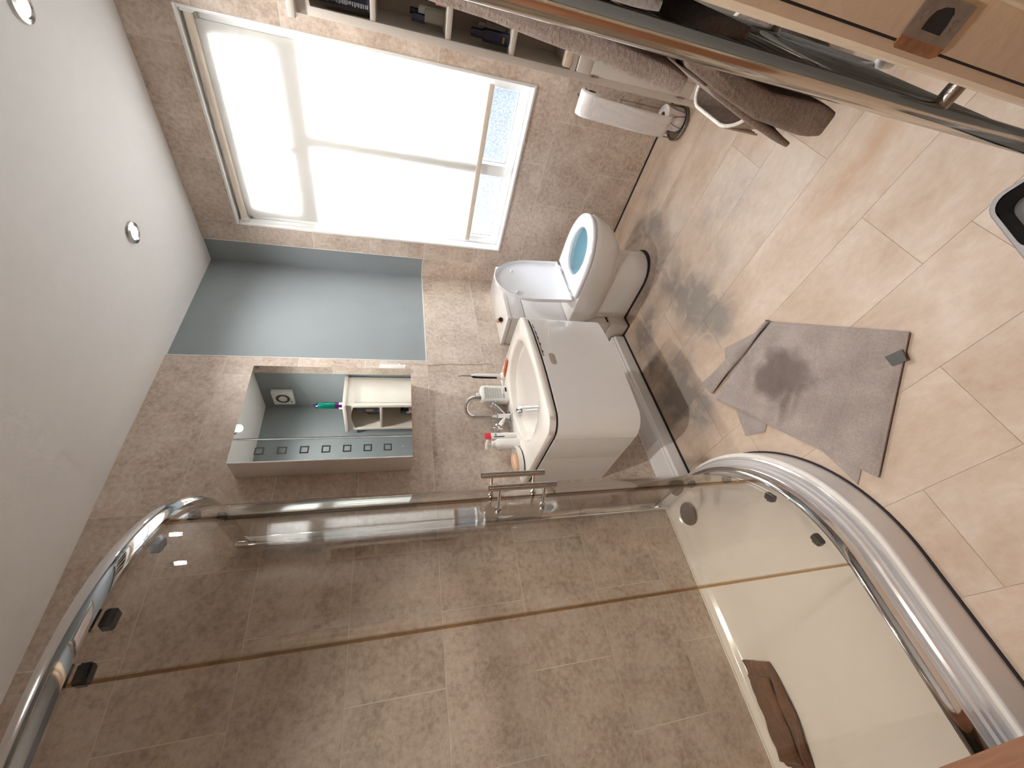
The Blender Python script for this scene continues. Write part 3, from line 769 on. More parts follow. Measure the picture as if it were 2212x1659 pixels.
# brown flannel left on the tray against the wall
def cloth(name, P4, th, mat, parent=None, nx=24, ny=24, wr=None, z0=0.0, bow=None):
    """thick cloth spanning four floor corners, wr(u, v) gives extra height"""
    A, B, C, D = [Vector((*p, 0)) for p in P4]
    bm = bmesh.new(); top, bot = [], []
    for j in range(ny+1):
        v = j/ny; rt, rb = [], []
        for i in range(nx+1):
            u = i/nx
            p = A*(1-u)*(1-v)+B*u*(1-v)+C*u*v+D*(1-u)*v
            if bow: p += Vector((*bow(u, v), 0))
            e = min(u, 1-u, v, 1-v); edge = min(1, e/0.03)
            h = (wr(u, v) if wr else 0)
            rt.append(bm.verts.new((p.x, p.y, z0+h+th*(0.45+0.55*edge)))); rb.append(bm.verts.new((p.x, p.y, z0+max(0, h-.002))))
        top.append(rt); bot.append(rb)
    for j in range(ny):
        for i in range(nx):
            bm.faces.new((top[j][i], top[j][i+1], top[j+1][i+1], top[j+1][i]))
            bm.faces.new((bot[j][i], bot[j+1][i], bot[j+1][i+1], bot[j][i+1]))
    for i in range(nx):
        bm.faces.new((top[0][i], bot[0][i], bot[0][i+1], top[0][i+1])); bm.faces.new((top[ny][i], top[ny][i+1], bot[ny][i+1], bot[ny][i]))
    for j in range(ny):
        bm.faces.new((top[j][0], top[j+1][0], bot[j+1][0], bot[j][0])); bm.faces.new((top[j][nx], bot[j][nx], bot[j+1][nx], top[j+1][nx]))
    return fin(name, bm, mat, parent, True, 60)
fl = thing('flannel', (-.17, 1.58, .086), 'crumpled brown flannel lying in the shower tray', 'flannel')
cloth('cloth', [(-.325, 1.522), (-.035, 1.500), (-.015, 1.622), (-.315, 1.640)], .012, MT['flannel'], fl, 26, 18, lambda u, v: .010*math.sin(7*u+3*v)**2+.006*math.sin(13*v+4*u)**2, .088, lambda u, v: (0, -.025*math.sin(PI*u)*(1-v)))
cloth('folded_layer', [(-.31, 1.535), (-.08, 1.512), (-.06, 1.60), (-.30, 1.625)], .010, MT['flannel'], fl, 22, 14, lambda u, v: .006*math.sin(9*u+2*v)**2, .112)

# ------------------------------------------------------------------ basin, unit, tap
van = thing('basin_unit', (1.12, 1.47, .395), 'white wall-hung basin unit with a slot handle', 'cabinet')
def bout(off=0.0, back=1.688):
    """plan of the basin: slightly bowed front, rounded left corner"""
    p = [(1.452-off, back), (1.447-off, 1.40), (1.440-off, 1.262+off), (1.430-off, 1.243+off), (1.418-off, 1.2365+off)]
    for i in range(1, 9):
        u = i/8; x = 1.418+(0.905-1.418)*u; y = 1.2365-.034*math.sin(PI*(.10+.62*u)/1.0)*1.0+.010
        p.append((x, y+off-.003))
    x0_, y0_ = p[-1]; cx, cy = 0.792+.075+off*0, y0_+.075
    for i in range(1, 7):
        a = math.radians(270-90*i/6); p.append((.790+off+.085+.085*math.cos(a), y0_+.085+.085*math.sin(a)))
    p += [(.790+off, 1.45), (.790+off, back)]
    return p
_o = bout(.022)
sheet('carcass', [_o[0]]+_o[1:], .012, .395, .768, MT['white'], van)
prism('carcass_floor', bout(.018), .394, .412, MT['white'], van)
# curved front door
def front_strip(u0, u1, off, z0, z1, th):
    q = bout(off)[3:18]
    n = len(q); a = int(u0*(n-1)); b = int(u1*(n-1))
    return q[a:b+1]
dpts = bout(.008)[3:19]
door = sheet('door', dpts, .016, .398, .763, MT['white'], van)
sheet('side_panel', [(bout(.008)[18][0], bout(.008)[18][1]+.003)]+bout(.008)[19:], .016, .398, .763, MT['white'], van)
# slot handle: flat plate on the front, the recess's shade put into its colour
def on_front(x):
    q = bout(0.0)
    for a, b in zip(q[3:14], q[4:15]):
        if min(a[0], b[0]) <= x <= max(a[0], b[0]):
            t = (x-a[0])/(b[0]-a[0]); return a[1]+(b[1]-a[1])*t
    return 1.21
yx = on_front(1.135)
bm = bmesh.new()
sl = []
for k in range(24):
    a = 2*PI*k/24; sx = .020 if math.cos(a) > 0 else -.020
    sl.append((1.135+sx+.0125*math.cos(a), .7235+.0125*math.sin(a)))
loft(bm, [[(x, on_front(x)-.0022, z) for x, z in sl], [(x, on_front(x)+.0005, z) for x, z in sl]], True, True)
hs = fin('slot_handle', bm, plain('shaded_slot', (178, 166, 156), .6, vary=.04), door, True, 40)
# chipped lacquer along the top edge of the door
bm = bmesh.new(); rnd = random.Random(3)
pa, pb = [], []
for i in range(31):
    x = 1.37-.22*i/30; d_ = .002+.011*abs(math.sin(i*.55))*rnd.uniform(.3, 1)*(1 if i > 7 else .35)
    pa.append((x, on_front(x)-.0008, .7636)); pb.append((x, on_front(x)-.0010, .7636-d_))
loft(bm, [pa, pb], False, False, False)
ch = fin('chipped_edge', bm, plain('bare_board', (122, 98, 88), .8, bump=.4, vary=.3, vscale=120), door)
sheet('gap_strip', bout(.014), .010, .7625, .7712, MT['sealant'], van)  # dark strip painted as the shade between basin and door

basin = thing('basin', (1.12, 1.45, .771), 'cream ceramic basin with a broad oval bowl', 'basin')
BO = [(1.352, 1.310), (1.375, 1.345), (1.382, 1.42), (1.350, 1.530), (1.266, 1.586), (1.143, 1.612), (1.029, 1.597), (.935, 1.552), (.898, 1.505), (.882, 1.435), (.896, 1.350), (.936, 1.291), (1.003, 1.256), (1.101, 1.248), (1.208, 1.259), (1.300, 1.278)]
def smooth_loop(pts, n):
    m = len(pts); out = []
    for k in range(n):
        f = k*m/n; i = int(f); t = f-i
        p0, p1, p2, p3 = [Vector(pts[(i+j-1) % m]) for j in range(4)]
        out.append(0.5*((2*p1)+(p2-p0)*t+(2*p0-5*p1+4*p2-p3)*t*t+(3*p1-p0-3*p2+p3)*t**3))
    return out
NB = 64
bo = smooth_loop(BO, NB)
cb = Vector((1.13, 1.45))
def outer_at(p, off):
    """cast from the bowl centre to the basin's outline"""
    q = bout(off); d = (p-cb).normalized(); best = None
    for i in range(len(q)):
        a, b = Vector(q[i]), Vector(q[(i+1) % len(q)]); e = b-a
        den = d.x*e.y-d.y*e.x
        if abs(den) < 1e-9: continue
        t = ((a.x-cb.x)*e.y-(a.y-cb.y)*e.x)/den; s = ((a.x-cb.x)*d.y-(a.y-cb.y)*d.x)/den
        if t > 0 and -1e-6 <= s <= 1+1e-6: best = t if best is None else max(best, t)
    return cb+d*best
# dense rim outline: corners of the outline are added by angle
angs = [math.atan2((p-cb).y, (p-cb).x) for p in bo]
cor = [math.atan2(q[1]-cb.y, q[0]-cb.x) for q in bout(0)]
def bowl_at(a):
    d = Vector((math.cos(a), math.sin(a))); best = 0.1
    for i in range(NB):
        p, q = bo[i]-cb, bo[(i+1) % NB]-cb; e = q-p; den = d.x*e.y-d.y*e.x
        if abs(den) < 1e-9: continue
        t = (p.x*e.y-p.y*e.x)/den; s = (p.x*d.y-p.y*d.x)/den
        if t > 0 and -1e-6 <= s <= 1+1e-6: best = t
    return cb+d*best
allA = sorted(set([round(2*PI*k/96-PI, 4) for k in range(96)]+[round(a, 4) for a in cor]))
inn = [bowl_at(a) for a in allA]; out0 = [outer_at(cb+Vector((math.cos(a), math.sin(a))), 0) for a in allA]; out1 = [outer_at(cb+Vector((math.cos(a), math.sin(a))), .004) for a in allA]
ZB = .806; deep = Vector((1.14, 1.50))
loops = [[(p.x, p.y, .7715) for p in out1], [(p.x, p.y, .776) for p in out0], [(p.x, p.y, ZB-.004) for p in out0], [(p.x, p.y, ZB) for p in out1]]
for s, dz in ((1.0, 0), (.975, -.003), (.955, -.012), (.92, -.040), (.84, -.068), (.66, -.086), (.42, -.094), (.18, -.098)):
    c_ = cb.lerp(deep, 1-s)
    loops.append([(c_.x+(p.x-cb.x)*s, c_.y+(p.y-cb.y)*s, ZB+dz) for p in inn])
bm = bmesh.new(); loft(bm, loops, True, True)
fin('basin_bowl', bm, MT['basin'], basin, True, 50)
lathe('waste_cap', [(.022, 0), (.0235, .005), (.021, .010), (.010, .013), (.001, .0135)], (1.125, 1.583, .774), MT['chrome'], basin, 28, (-.05, -.75, .65))
bm = bmesh.new(); add_box(bm, (.80, 1.452), (1.682, 1.6895), (ZB-.003, ZB+.004), .0015); fin('sealant_bead', bm, MT['upvc'], basin)

tap = thing('mixer_tap', (1.133, 1.645, ZB), 'chrome swan-neck mixer tap with two cross handles', 'tap')
tb = (1.133, 1.645)
lathe('base', [(.026, 0), (.027, .004), (.026, .009), (.019, .012)], (tb[0], tb[1], ZB), MT['chrome'], tap, 28)
lathe('tap_body', [(.0165, .010), (.0165, .060), (.0175, .064), (.0175, .074), (.012, .078)], (tb[0], tb[1], ZB), MT['chrome'], tap, 24)
sd = Vector((.72, -.69, 0))
pts = [Vector((tb[0], tb[1], ZB+.076)), Vector((tb[0], tb[1], ZB+.12)), Vector((tb[0], tb[1], ZB+.185))]
R_ = .048
for k in range(1, 15):
    a = PI*k/14*1.02; pts.append(Vector((tb[0], tb[1], ZB+.185))+sd*(R_-R_*math.cos(a))+Vector((0, 0, R_*math.sin(a))))
pts.append(pts[-1]+Vector((0, 0, -.022)))
tube('spout', pts, .0122, MT['chrome'], tap, 20)
for sgn in (1, -1):
    ax = Vector((sgn*.80, -.05, .60)).normalized(); p0 = Vector((tb[0], tb[1], ZB+.030))
    v = tube('valve', [p0, p0+ax*.045, p0+ax*.046, p0+ax*.075], [.0115, .0115, .0135, .0125], MT['chrome'], tap, 20)
    hub = p0+ax*.090
    h = lathe('cross_handle', [(.009, -.014), (.011, -.006), (.011, .006), (.006, .012), (.001, .013)], hub, MT['chrome'], tap, 18, ax)
    a_, b_ = frame_of(ax)
    for w in (a_, b_, -a_, -b_):
        w2 = (w*math.cos(.5)+ax.cross(w)*math.sin(.5))
        tube('spoke', [hub, hub+w2*.020, hub+w2*.026], [.0038, .0042, .0048], MT['chrome'], h, 10)

# ------------------------------------------------------------------ things on the basin
t = thing('electric_toothbrush', (1.385, 1.630, ZB), 'white and black electric toothbrush without a head, upright on its charger', 'toothbrush')
bx, by = 1.383, 1.625
lathe('charger', [(.022, 0), (.024, .004), (.023, .014), (.017, .022), (.009, .024)], (bx, by, ZB), MT['plastic'], t, 24)
lathe('brush_handle', [(.012, .022), (.0135, .030), (.0138, .10), (.0128, .150), (.0105, .172), (.006, .182)], (bx, by, ZB), MT['plastic'], t, 24)
g = bmesh.new(); gp = []
for zz, w in ((.045, .0075), (.10, .008), (.150, .0085), (.172, .0105), (.182, .0065)):
    rr_ = .0142 if zz < .12 else (.0134 if zz < .16 else .0112 if zz < .18 else .0066)
    gp.append([(bx+rr_*math.cos(a), by+rr_*math.sin(a), ZB+zz) for a in [math.radians(184-36*w/.0085+72*w/.0085*i/8) for i in range(9)]])
loft(g, gp, False, False, False); fin('black_grip', g, MT['black'], t, True)
lathe('shaft', [(.0042, .180), (.0036, .232), (.0036, .238)], (bx, by, ZB), MT['satin'], t, 14)
lathe('shaft_tip', [(.003, .236), (.0058, .240), (.0060, .247), (.003, .252)], (bx, by, ZB), MT['cord'], t, 14)

def bottle(name, loc, w, d, h, rotz, mat, label, cat, shoulder=.85, neck=.012, neckh=.02, r=.35, parent=None, cap=None, z=ZB, group=None):
    t = thing(name, (loc[0], loc[1], z), label, cat, group)
    n = 28; c, s = math.cos(rotz), math.sin(rotz)
    def lp(k, zz):
        o = []
        for i in range(n):
            a = 2*PI*i/n; ca, sa = math.cos(a), math.sin(a)
            e = r*2
            x = w/2*k*math.copysign(abs(ca)**e, ca); y = d/2*k*math.copysign(abs(sa)**e, sa)
            o.append((loc[0]+x*c-y*s, loc[1]+x*s+y*c, z+zz))
        return o
    bm = bmesh.new()
    loft(bm, [lp(.90, 0), lp(.985, .003), lp(1, .010), lp(1, h*shoulder), lp(.95, h*(shoulder+.05)), lp(.80, h*(shoulder+.10)), lp(min(.9, neck*2.2/w), h)])
    fin('bottle_body', bm, mat, t, True, 50)
    if neckh: lathe('cap', [(neck, -.004), (neck, neckh*.9), (neck*.8, neckh)], (loc[0], loc[1], z+h), cap or mat, t, 18)
    return t
mw = bottle('lotion_bottle', (1.268, 1.640), .098, .048, .150, -.12, MT['plastic'], 'white bottle with grey printed lines, standing left of the electric toothbrush', 'bottle', .86, .011, .016, .22)
# printed back label: rows of fine grey text and a small navy block
bm = bmesh.new(); nb = bmesh.new()
c, s = math.cos(-.12), math.sin(-.12)
def lab(bmx, u0, u1, z0_, z1_):
    vs = []
    for (u, zz) in ((u0, z0_), (u1, z0_), (u1, z1_), (u0, z1_)):
        x, y = u, -.0246; vs.append(bmx.verts.new((1.268+x*c-y*s, 1.640+x*s+y*c, ZB+zz)))
    bmx.faces.new(vs)
rnd = random.Random(5)
for col in range(7):
    z0_ = .125-.013*col
    for k in range(4): lab(bm, -.034, .030+rnd.uniform(-.006, .004), z0_-k*.0026, z0_-k*.0026+.0013)
lab(bm, -.034, -.006, .022, .033)
lab(nb, .006, .032, .008, .017)
for k in range(4): lab(nb, -.010+k*.008, -.007+k*.008, .022, .026)
fin('label_print', bm, MT['print'], mw); fin('navy_mark', nb, MT['navyprint'], mw)

tp = thing('toothpaste_tube', (1.018, 1.640, ZB), 'white toothpaste tube with a pink-red end, standing behind the pump bottle', 'tube')
bm = bmesh.new()
tl_ = []
for zz, w, d in ((0, .030, .030), (.035, .032, .030), (.045, .036, .028), (.09, .034, .018), (.125, .036, .010)):
    tl_.append([(1.018+w/2*math.cos(2*PI*i/20), 1.640+d/2*math.sin(2*PI*i/20), ZB+zz) for i in range(20)])
loft(bm, tl_); fin('tube_body', bm, MT['plastic'], tp, True, 50)
bm = bmesh.new()
loft(bm, [[(1.018+w/2*math.cos(2*PI*i/20), 1.640+d/2*math.sin(2*PI*i/20), ZB+zz) for i in range(20)] for zz, w, d in ((.124, .0365, .0105), (.140, .037, .008), (.153, .037, .003))])
fin('red_end', bm, MT['red'], tp, True, 50)
bm = bmesh.new(); add_box(bm, (1.006, 1.010), (1.6285, 1.6300), (ZB+.06, ZB+.112)); add_box(bm, (1.014, 1.024), (1.6280, 1.6300), (ZB+.10, ZB+.104)); fin('printed_stripe', bm, MT['navyprint'], tp)

pb_ = bottle('pump_bottle', (.962, 1.620), .050, .042, .118, 0, MT['plastic'], 'white pump soap bottle between tube and soap dish', 'bottle', .84, .015, 0, .40)
lathe('collar', [(.014, -.004), (.0155, 0), (.0155, .012), (.012, .015)], (.962, 1.620, ZB+.118), MT['plastic'], pb_, 20)
lathe('pump_stem', [(.005, .012), (.005, .030)], (.962, 1.620, ZB+.118), MT['plastic'], pb_, 14)
bm = bmesh.new()
add_tube(bm, [(.978, 1.606, ZB+.151), (.962, 1.620, ZB+.154), (.945, 1.635, ZB+.153)], [.0065, .0095, .0085], 14); fin('pump_head', bm, MT['plastic'], pb_, True, 50)

sdh = thing('soap_dish', (.872, 1.622, ZB), 'white oval soap dish at the left end of the basin', 'soap dish')
def oval(cx, cy, a, b, rot, z, n=36):
    return [(cx+a*math.cos(2*PI*i/n)*math.cos(rot)-b*math.sin(2*PI*i/n)*math.sin(rot), cy+a*math.cos(2*PI*i/n)*math.sin(rot)+b*math.sin(2*PI*i/n)*math.cos(rot), z) for i in range(n)]
bm = bmesh.new()
loft(bm, [oval(.874, 1.626, a, b, .12, ZB+zz) for a, b, zz in ((.062, .036, .005), (.072, .046, .008), (.078, .050, .020), (.080, .052, .030), (.076, .048, .030), (.070, .043, .014), (.050, .030, .011))], True, True)
fin('dish', bm, MT['plastic'], sdh, True, 50)
bm = bmesh.new(); loft(bm, [oval(.874, 1.626, a, b, .12, ZB+zz) for a, b, zz in ((.066, .038, 0), (.070, .042, .006))]); fin('dark_foot', bm, MT['tagm'], sdh)
so = thing('soap_bar', (.862, 1.630, ZB+.012), 'tan bar of soap lying in the soap dish', 'soap')
bm = bmesh.new()
loft(bm, [oval(.866, 1.631, a, b, .12, ZB+zz, 24) for a, b, zz in ((.030, .016, .012), (.046, .027, .016), (.050, .030, .028), (.046, .026, .042), (.030, .015, .047))])
fin('soap_block', bm, MT['soap'], so, True, 60)

og = thing('orange_brush', (1.40, 1.575, ZB), 'small orange plastic brush lying on the basin rim', 'brush')
bm = bmesh.new()
dirv = Vector((.041, -.109, 0)).normalized(); nv = Vector((-dirv.y, dirv.x, 0)); p0 = Vector((1.372, 1.622, ZB+.006))
lps = []
for s_, w, h_ in ((0, .010, .004), (.010, .012, .005), (.025, .008, .005), (.045, .010, .006), (.07, .014, .006), (.095, .013, .005), (.110, .008, .004), (.117, .002, .002)):
    lps.append([p0+dirv*s_+nv*(w*math.cos(2*PI*i/16))+Vector((0, 0, h_*math.sin(2*PI*i/16))) for i in range(16)])
loft(bm, lps); fin('brush_grip', bm, MT['orange'], og, True, 60)

# ------------------------------------------------------------------ mirror cabinet
mc = thing('mirror_cabinet', (1.13, 1.63, 1.30), 'white bathroom cabinet with a mirrored front and a strip of small squares', 'mirror cabinet')
MY = 1.57
box('cabinet_body', (.884, 1.374), (MY+.008, 1.6885), (1.302, 1.981), MT['white'], mc, .001)
mm = box('mirror_door', (.992, 1.375), (MY, MY+.0075), (1.3005, 1.982), MT['mirror'], mc)
ms_ = box('mirror_strip', (.8875, .984), (MY, MY+.0075), (1.3005, 1.982), MT['mirror'], mc)
box('highlight_edge', (.984, .9885), (MY-.0015, MY+.0075), (1.3005, 1.982), MT['upvc'], ms_)  # white strips stand in for the highlights along the mirror edges
box('dark_gap', (.9885, .992), (MY+.001, MY+.0075), (1.3005, 1.982), MT['black'], ms_)
box('highlight_edge', (.883, .8875), (MY-.0015, MY+.0075), (1.3005, 1.982), MT['upvc'], ms_)
for k in range(7):
    zc_ = 1.8815-.0799*k; bm = bmesh.new(); h_, w_ = .0165, .0055
    for (a0, a1, b0, b1) in ((-h_, h_, -h_, -h_+w_), (-h_, h_, h_-w_, h_), (-h_, -h_+w_, -h_+w_, h_-w_), (h_-w_, h_, -h_+w_, h_-w_)):
        add_box(bm, (.934+a0, .934+a1), (MY-.0006, MY), (zc_+b0, zc_+b1))
    fin('etched_square', bm, MT['ledsq'], ms_)
lathe('touch_sensor', [(.003, 0), (.002, .0005)], (.936, MY, 1.341), MT['plastic'], ms_, 12, (0, -1, 0))
text('safety_mark', 'CE', .016, MT['blackprint'], mm, (1.3525, MY-.0006, 1.9640), ((1, 0, 0), (0, 0, 1), (0, -1, 0)))
bm = bmesh.new(); add_box(bm, (1.356, 1.368), (MY-.0006, MY), (1.947, 1.958)); fin('small_mark', bm, MT['ledsq'], mm)

jb = thing('cord_box', (1.475, 1.68, 1.316), 'small white cord box on the tiles beside the mirror cabinet', 'plug box')
box('box_body', (1.458, 1.490), (1.667, 1.6895), (1.316, 1.452), MT['plastic'], jb, .004)
lathe('cord_outlet', [(.010, 0), (.007, .008), (.003, .016)], (1.489, 1.678, 1.352), MT['plastic'], jb, 12, (1, 0, .1))
bm = bmesh.new()
add_tube(bm, [(1.503, 1.680, 1.352), (1.512, 1.684, 1.33), (1.513, 1.685, 1.26), (1.508, 1.686, 1.20), (1.515, 1.686, 1.13), (1.522, 1.686, 1.08), (1.517, 1.686, 1.02), (1.523, 1.686, .97), (1.520, 1.686, .93), (1.533, 1.686, .88), (1.520, 1.684, .835), (1.46, 1.678, .812), (1.41, 1.650, .812)], .0016, 8)
tag(fin('charger_cord', bm, MT['cord'], None, True), 'thin wavy cream cord hanging down the tiles to the toothbrush charger', 'cord')

# ------------------------------------------------------------------ toilet and its boxed cistern
cis = thing('cistern_unit', (1.93, 1.59, 0), 'white boxed-in cistern unit behind the toilet', 'cabinet')
CX0, CX1, CYF, CZ = 1.694, 2.166, 1.484, .766
box('worktop', (CX0-.004, CX1+.004), (CYF-.004, 1.689), (CZ-.022, CZ), MT['white'], cis, .0015)
box('side_panel', (CX0, CX0+.018), (CYF+.002, 1.688), (.0, CZ-.0255), MT['white'], cis)
box('side_panel', (CX1-.018, CX1), (CYF+.002, 1.688), (.0, CZ-.0255), MT['white'], cis)
box('upper_front', (CX0+.0005, CX1-.0005), (CYF, CYF+.018), (.660, CZ-.0225), MT['white'], cis, .001)
box('lower_front', (CX0+.0005, CX1-.0005), (CYF+.001, CYF+.018), (.135, .656), MT['white'], cis, .001)
box('plinth', (CX0-.018, CX1-.001), (CYF-.008, 1.688), (.006, .120), MT['white'], cis, .001)
box('shadow_gap', (CX0+.002, CX1-.002), (CYF+.006, CYF+.02), (.118, .75), MT['sealant'], cis)  # solid dark body giving the panel gaps their shade
box('sealant_line', (CX0-.024, CX1), (CYF-.013, 1.66), (.0, .007), MT['sealant'], cis)
tt = thing('tan_tube', (1.772, 1.588, CZ), 'short tan tube with a black end lying on the cistern unit', 'tube')
tdir = Vector((-.65, -.76, 0)).normalized(); c0 = Vector((1.803, 1.604, CZ+.0135))
lathe('tube_shell', [(.0125, 0), (.0125, .055)], c0, MT['tan'], tt, 20, tdir)
lathe('black_end', [(.0130, .050), (.0130, .060), (.009, .062)], c0, MT['black'], tt, 20, tdir)
lathe('ragged_end', [(.0125, -.006), (.0132, 0), (.0132, .003)], c0, MT['card'], tt, 9, tdir)

TX = 1.862
def dloop(w, yf, yb, z, n=40, L_=.24, cx=TX, e=2.1):
    """D outline: straight sides from the back, rounded front"""
    L_ = min(L_, (yb-yf)*.9); out = []
    for i in range(n):
        a = PI*i/(n-1); ca, sa = math.cos(a), math.sin(a)
        out.append((cx+w*math.copysign(abs(ca)**(2/e), ca), yf+L_-L_*abs(sa)**(2/e), z))
    return [(cx+w, yb, z)]+out+[(cx-w, yb, z)]
def egg(w, yf, yb, z, n=42):   # the hole: egg-shaped oval, same count as the D outline
    cy = yf+(yb-yf)*.47; o = []
    for i in range(n):
        a = math.radians(78-336*i/(n-1)); s_ = math.sin(a)
        o.append((TX+w*math.cos(a), cy+((yb-cy) if s_ > 0 else (cy-yf))*s_, z))
    return o
to = thing('toilet', (TX, 1.21, 0), 'white back-to-wall toilet with its lid open', 'toilet')
bm = bmesh.new()
yb = CYF-.005
loft(bm, [dloop(.112, 1.10, yb, .008, L_=.14), dloop(.116, 1.092, yb, .02, L_=.15), dloop(.112, 1.098, yb, .10, L_=.15), dloop(.111, 1.095, yb, .18, L_=.15), dloop(.116, 1.07, yb, .25, L_=.16)], True, True)
fin('pedestal', bm, MT['ceramic'], to, True, 45)
bm = bmesh.new()
loft(bm, [dloop(.118, 1.075, yb, .205, L_=.16), dloop(.132, 1.03, yb, .225, L_=.19), dloop(.150, .985, yb, .265, L_=.21), dloop(.166, .950, yb, .315, L_=.23), dloop(.176, .932, yb, .360, L_=.24), dloop(.179, .926, yb, .385, L_=.24), dloop(.178, .928, yb, .400, L_=.24), dloop(.172, .934, yb-.004, .405, L_=.24),
          egg(.125, .978, 1.274, .405), egg(.120, .984, 1.268, .39)], True, False)
bw = fin('pan', bm, MT['ceramic'], to, True, 45)
bm = bmesh.new()
loft(bm, [egg(.121, .983, 1.269, .392), egg(.120, .988, 1.265, .36), egg(.106, 1.01, 1.25, .30), egg(.085, 1.05, 1.23, .25)], False, True)
fin('bowl_inside', bm, MT['blue_bowl'], bw, True, 50)
bm = bmesh.new(); loft(bm, [egg(.1005, 1.022, 1.245, .283), egg(.101, 1.021, 1.246, .285)]); fin('water', bm, MT['water'], bw)
bm = bmesh.new(); loft(bm, [dloop(.118, 1.085, CYF-.01, .0, L_=.16), dloop(.118, 1.086, CYF-.01, .009, L_=.16)]); fin('sealant_line', bm, MT['sealant'], to)
lathe('screw_hole', [(.004, 0), (.0038, .0006)], (TX-.1125, 1.40, .062), MT['black'], to, 12, (-1, 0, 0))
# seat ring
bm = bmesh.new()
so_ = lambda o, z: dloop(.180-o, .922+o, 1.305-o*.5, z, L_=.25)
si_ = lambda o, z: dloop(.108+o, 1.000-o, 1.250+o*.5, z, L_=.15)
def si2(o, z): return egg(.106+o, .996-o, 1.256+o, z)
R = loft(bm, [so_(.004, .407), so_(.0, .411), so_(.0, .420), so_(.003, .427), so_(.012, .431), so_(.03, .433), si2(.016, .432), si2(.004, .427), si2(0, .420), si2(.002, .409)], False, False)
bm.verts.ensure_lookup_table()
n_ = len(R[0])
for k in range(n_): bm.faces.new((R[0][k], R[-1][k], R[-1][(k+1) % n_], R[0][(k+1) % n_]))
fin('seat', bm, MT['lidp'], to, True, 50)
# lid, standing open; its hollow underside faces the room
lz0, ly0 = .432, 1.338
tilt = math.radians(3.5)
def lpt(x, s, d):   # s up the lid, d towards the room
    return (x, ly0+math.sin(tilt)*s-math.cos(tilt)*d, lz0+math.cos(tilt)*s+math.sin(tilt)*d)
def lloop(w, top, base, d, n=40, L_=.23, e=2.1):
    out = [(TX+w, base)]
    for i in range(n):
        a = PI*i/(n-1); ca, sa = math.cos(a), math.sin(a)
        out.append((TX+w*math.copysign(abs(ca)**(2/e), ca), top-L_+L_*abs(sa)**(2/e)))
    out.append((TX-w, base))
    return [lpt(x, s, d) for x, s in out]
bm = bmesh.new()
loft(bm, [lloop(.165, .400, .012, -.006), lloop(.178, .412, 0, .002), lloop(.180, .414, 0, .020), lloop(.177, .411, .003, .023), lloop(.173, .407, .006, .021), lloop(.168, .402, .012, .008), lloop(.150, .382, .03, .0035)])
lid = fin('lid', bm, MT['lidp'], to, True, 50)
for x in (TX-.105, TX+.085):
    lathe('buffer', [(.008, 0), (.0075, .012), (.005, .016)], lpt(x, .30, .005), MT['lidp'], lid, 14, (0, -1, .06))
for x in (TX-.128, TX+.128):
    hg = tube('hinge', [(x-.020, 1.330, .428), (x+.020, 1.330, .428)], .0135, MT['lidp'], to, 20)
    lathe('hinge_cap', [(.012, 0), (.016, .004), (.016, .012), (.012, .016)], (x, 1.334, .404), MT['lidp'], hg, 18)
tube('hinge_bar', [(TX-.11, 1.330, .428), (TX+.11, 1.330, .428)], .0055, MT['lidp'], to, 14)

# ------------------------------------------------------------------ tall cabinet in the corner
KX0, KX1, KY0, KY1 = 2.000, 2.286, 0.070, 0.412
kb = thing('tall_cabinet', (2.14, .24, 0), 'tall off-white cabinet with open shelves and a panelled door, beside the window', 'cabinet')
for ya, yb2 in ((KY1-.018, KY1), (KY0, KY0+.018)):
    box('side', (KX0+.012, KX1), (ya, yb2), (.0, 1.722), MT['cabinet'], kb)
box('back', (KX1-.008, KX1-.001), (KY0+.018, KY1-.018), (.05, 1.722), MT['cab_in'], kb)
box('top', (KX0-.014, KX1+.001), (KY0-.014, KY1+.016), (1.722, 1.750), MT['cabinet'], kb, .004)
for (za, zb) in ((1.459, 1.478), (1.188, 1.208), (.938, .957), (.672, .694)):
    box('shelf', (KX0+.002, KX1-.008), (KY0+.018, KY1-.018), (za, zb), MT['cabinet'], kb, .001)
for ya, yb2 in ((KY1-.026, KY1+.001), (KY0-.001, KY0+.026)):
    box('stile', (KX0, KX0+.014), (ya, yb2), (.0, 1.722), MT['cabinet'], kb, .001)
bm = bmesh.new()   # shallow arched rail under the top
ar = [(KY0+.026, 1.722), (KY1-.026, 1.722)]+[(KY1-.026-(KY1-KY0-.052)*i/12, 1.675+.022*math.sin(PI*i/12)) for i in range(13)]
loft(bm, [[(KX0, y, z) for y, z in ar], [(KX0+.014, y, z) for y, z in ar]]); fin('arched_rail', bm, MT['cabinet'], kb)
box('bottom_rail', (KX0, KX0+.014), (KY0+.026, KY1-.026), (.0, .045), MT['cabinet'], kb)
box('drawer_lip', (KX0-.002, KX0+.030), (KY0+.03, KY1-.032), (.696, .728), MT['raw'], kb, .002)
box('side_moulding', (KX0+.03, KX1-.03), (KY1, KY1+.004), (.10, 1.66), MT['cabinet'], kb, .0015)
# panelled door
dk = box('cabinet_door', (KX0-.002, KX0+.010), (KY0+.028, KY1-.028), (.050, .668), MT['cabinet'], kb, .001)
for q in ((KY0+.028, KY1-.028, .050, .112), (KY0+.028, KY1-.028, .606, .668), (KY0+.028, KY0+.085, .112, .606), (KY1-.085, KY1-.028, .112, .606)):
    box('door_rail', (KX0-.010, KX0-.001), q[0:2], q[2:4], MT['cabinet'], dk, .002)
for zz in (.585, .155):
    box('hinge', (KX0-.012, KX0-.001), (KY1-.030, KY1-.022), (zz-.018, zz+.018), MT['steel'], dk, .001)
lathe('knob', [(.006, 0), (.006, .012), (.013, .018), (.012, .026), (.004, .029)], (KX0-.010, KY0+.056, .38), MT['plastic'], dk, 18, (-1, 0, 0))

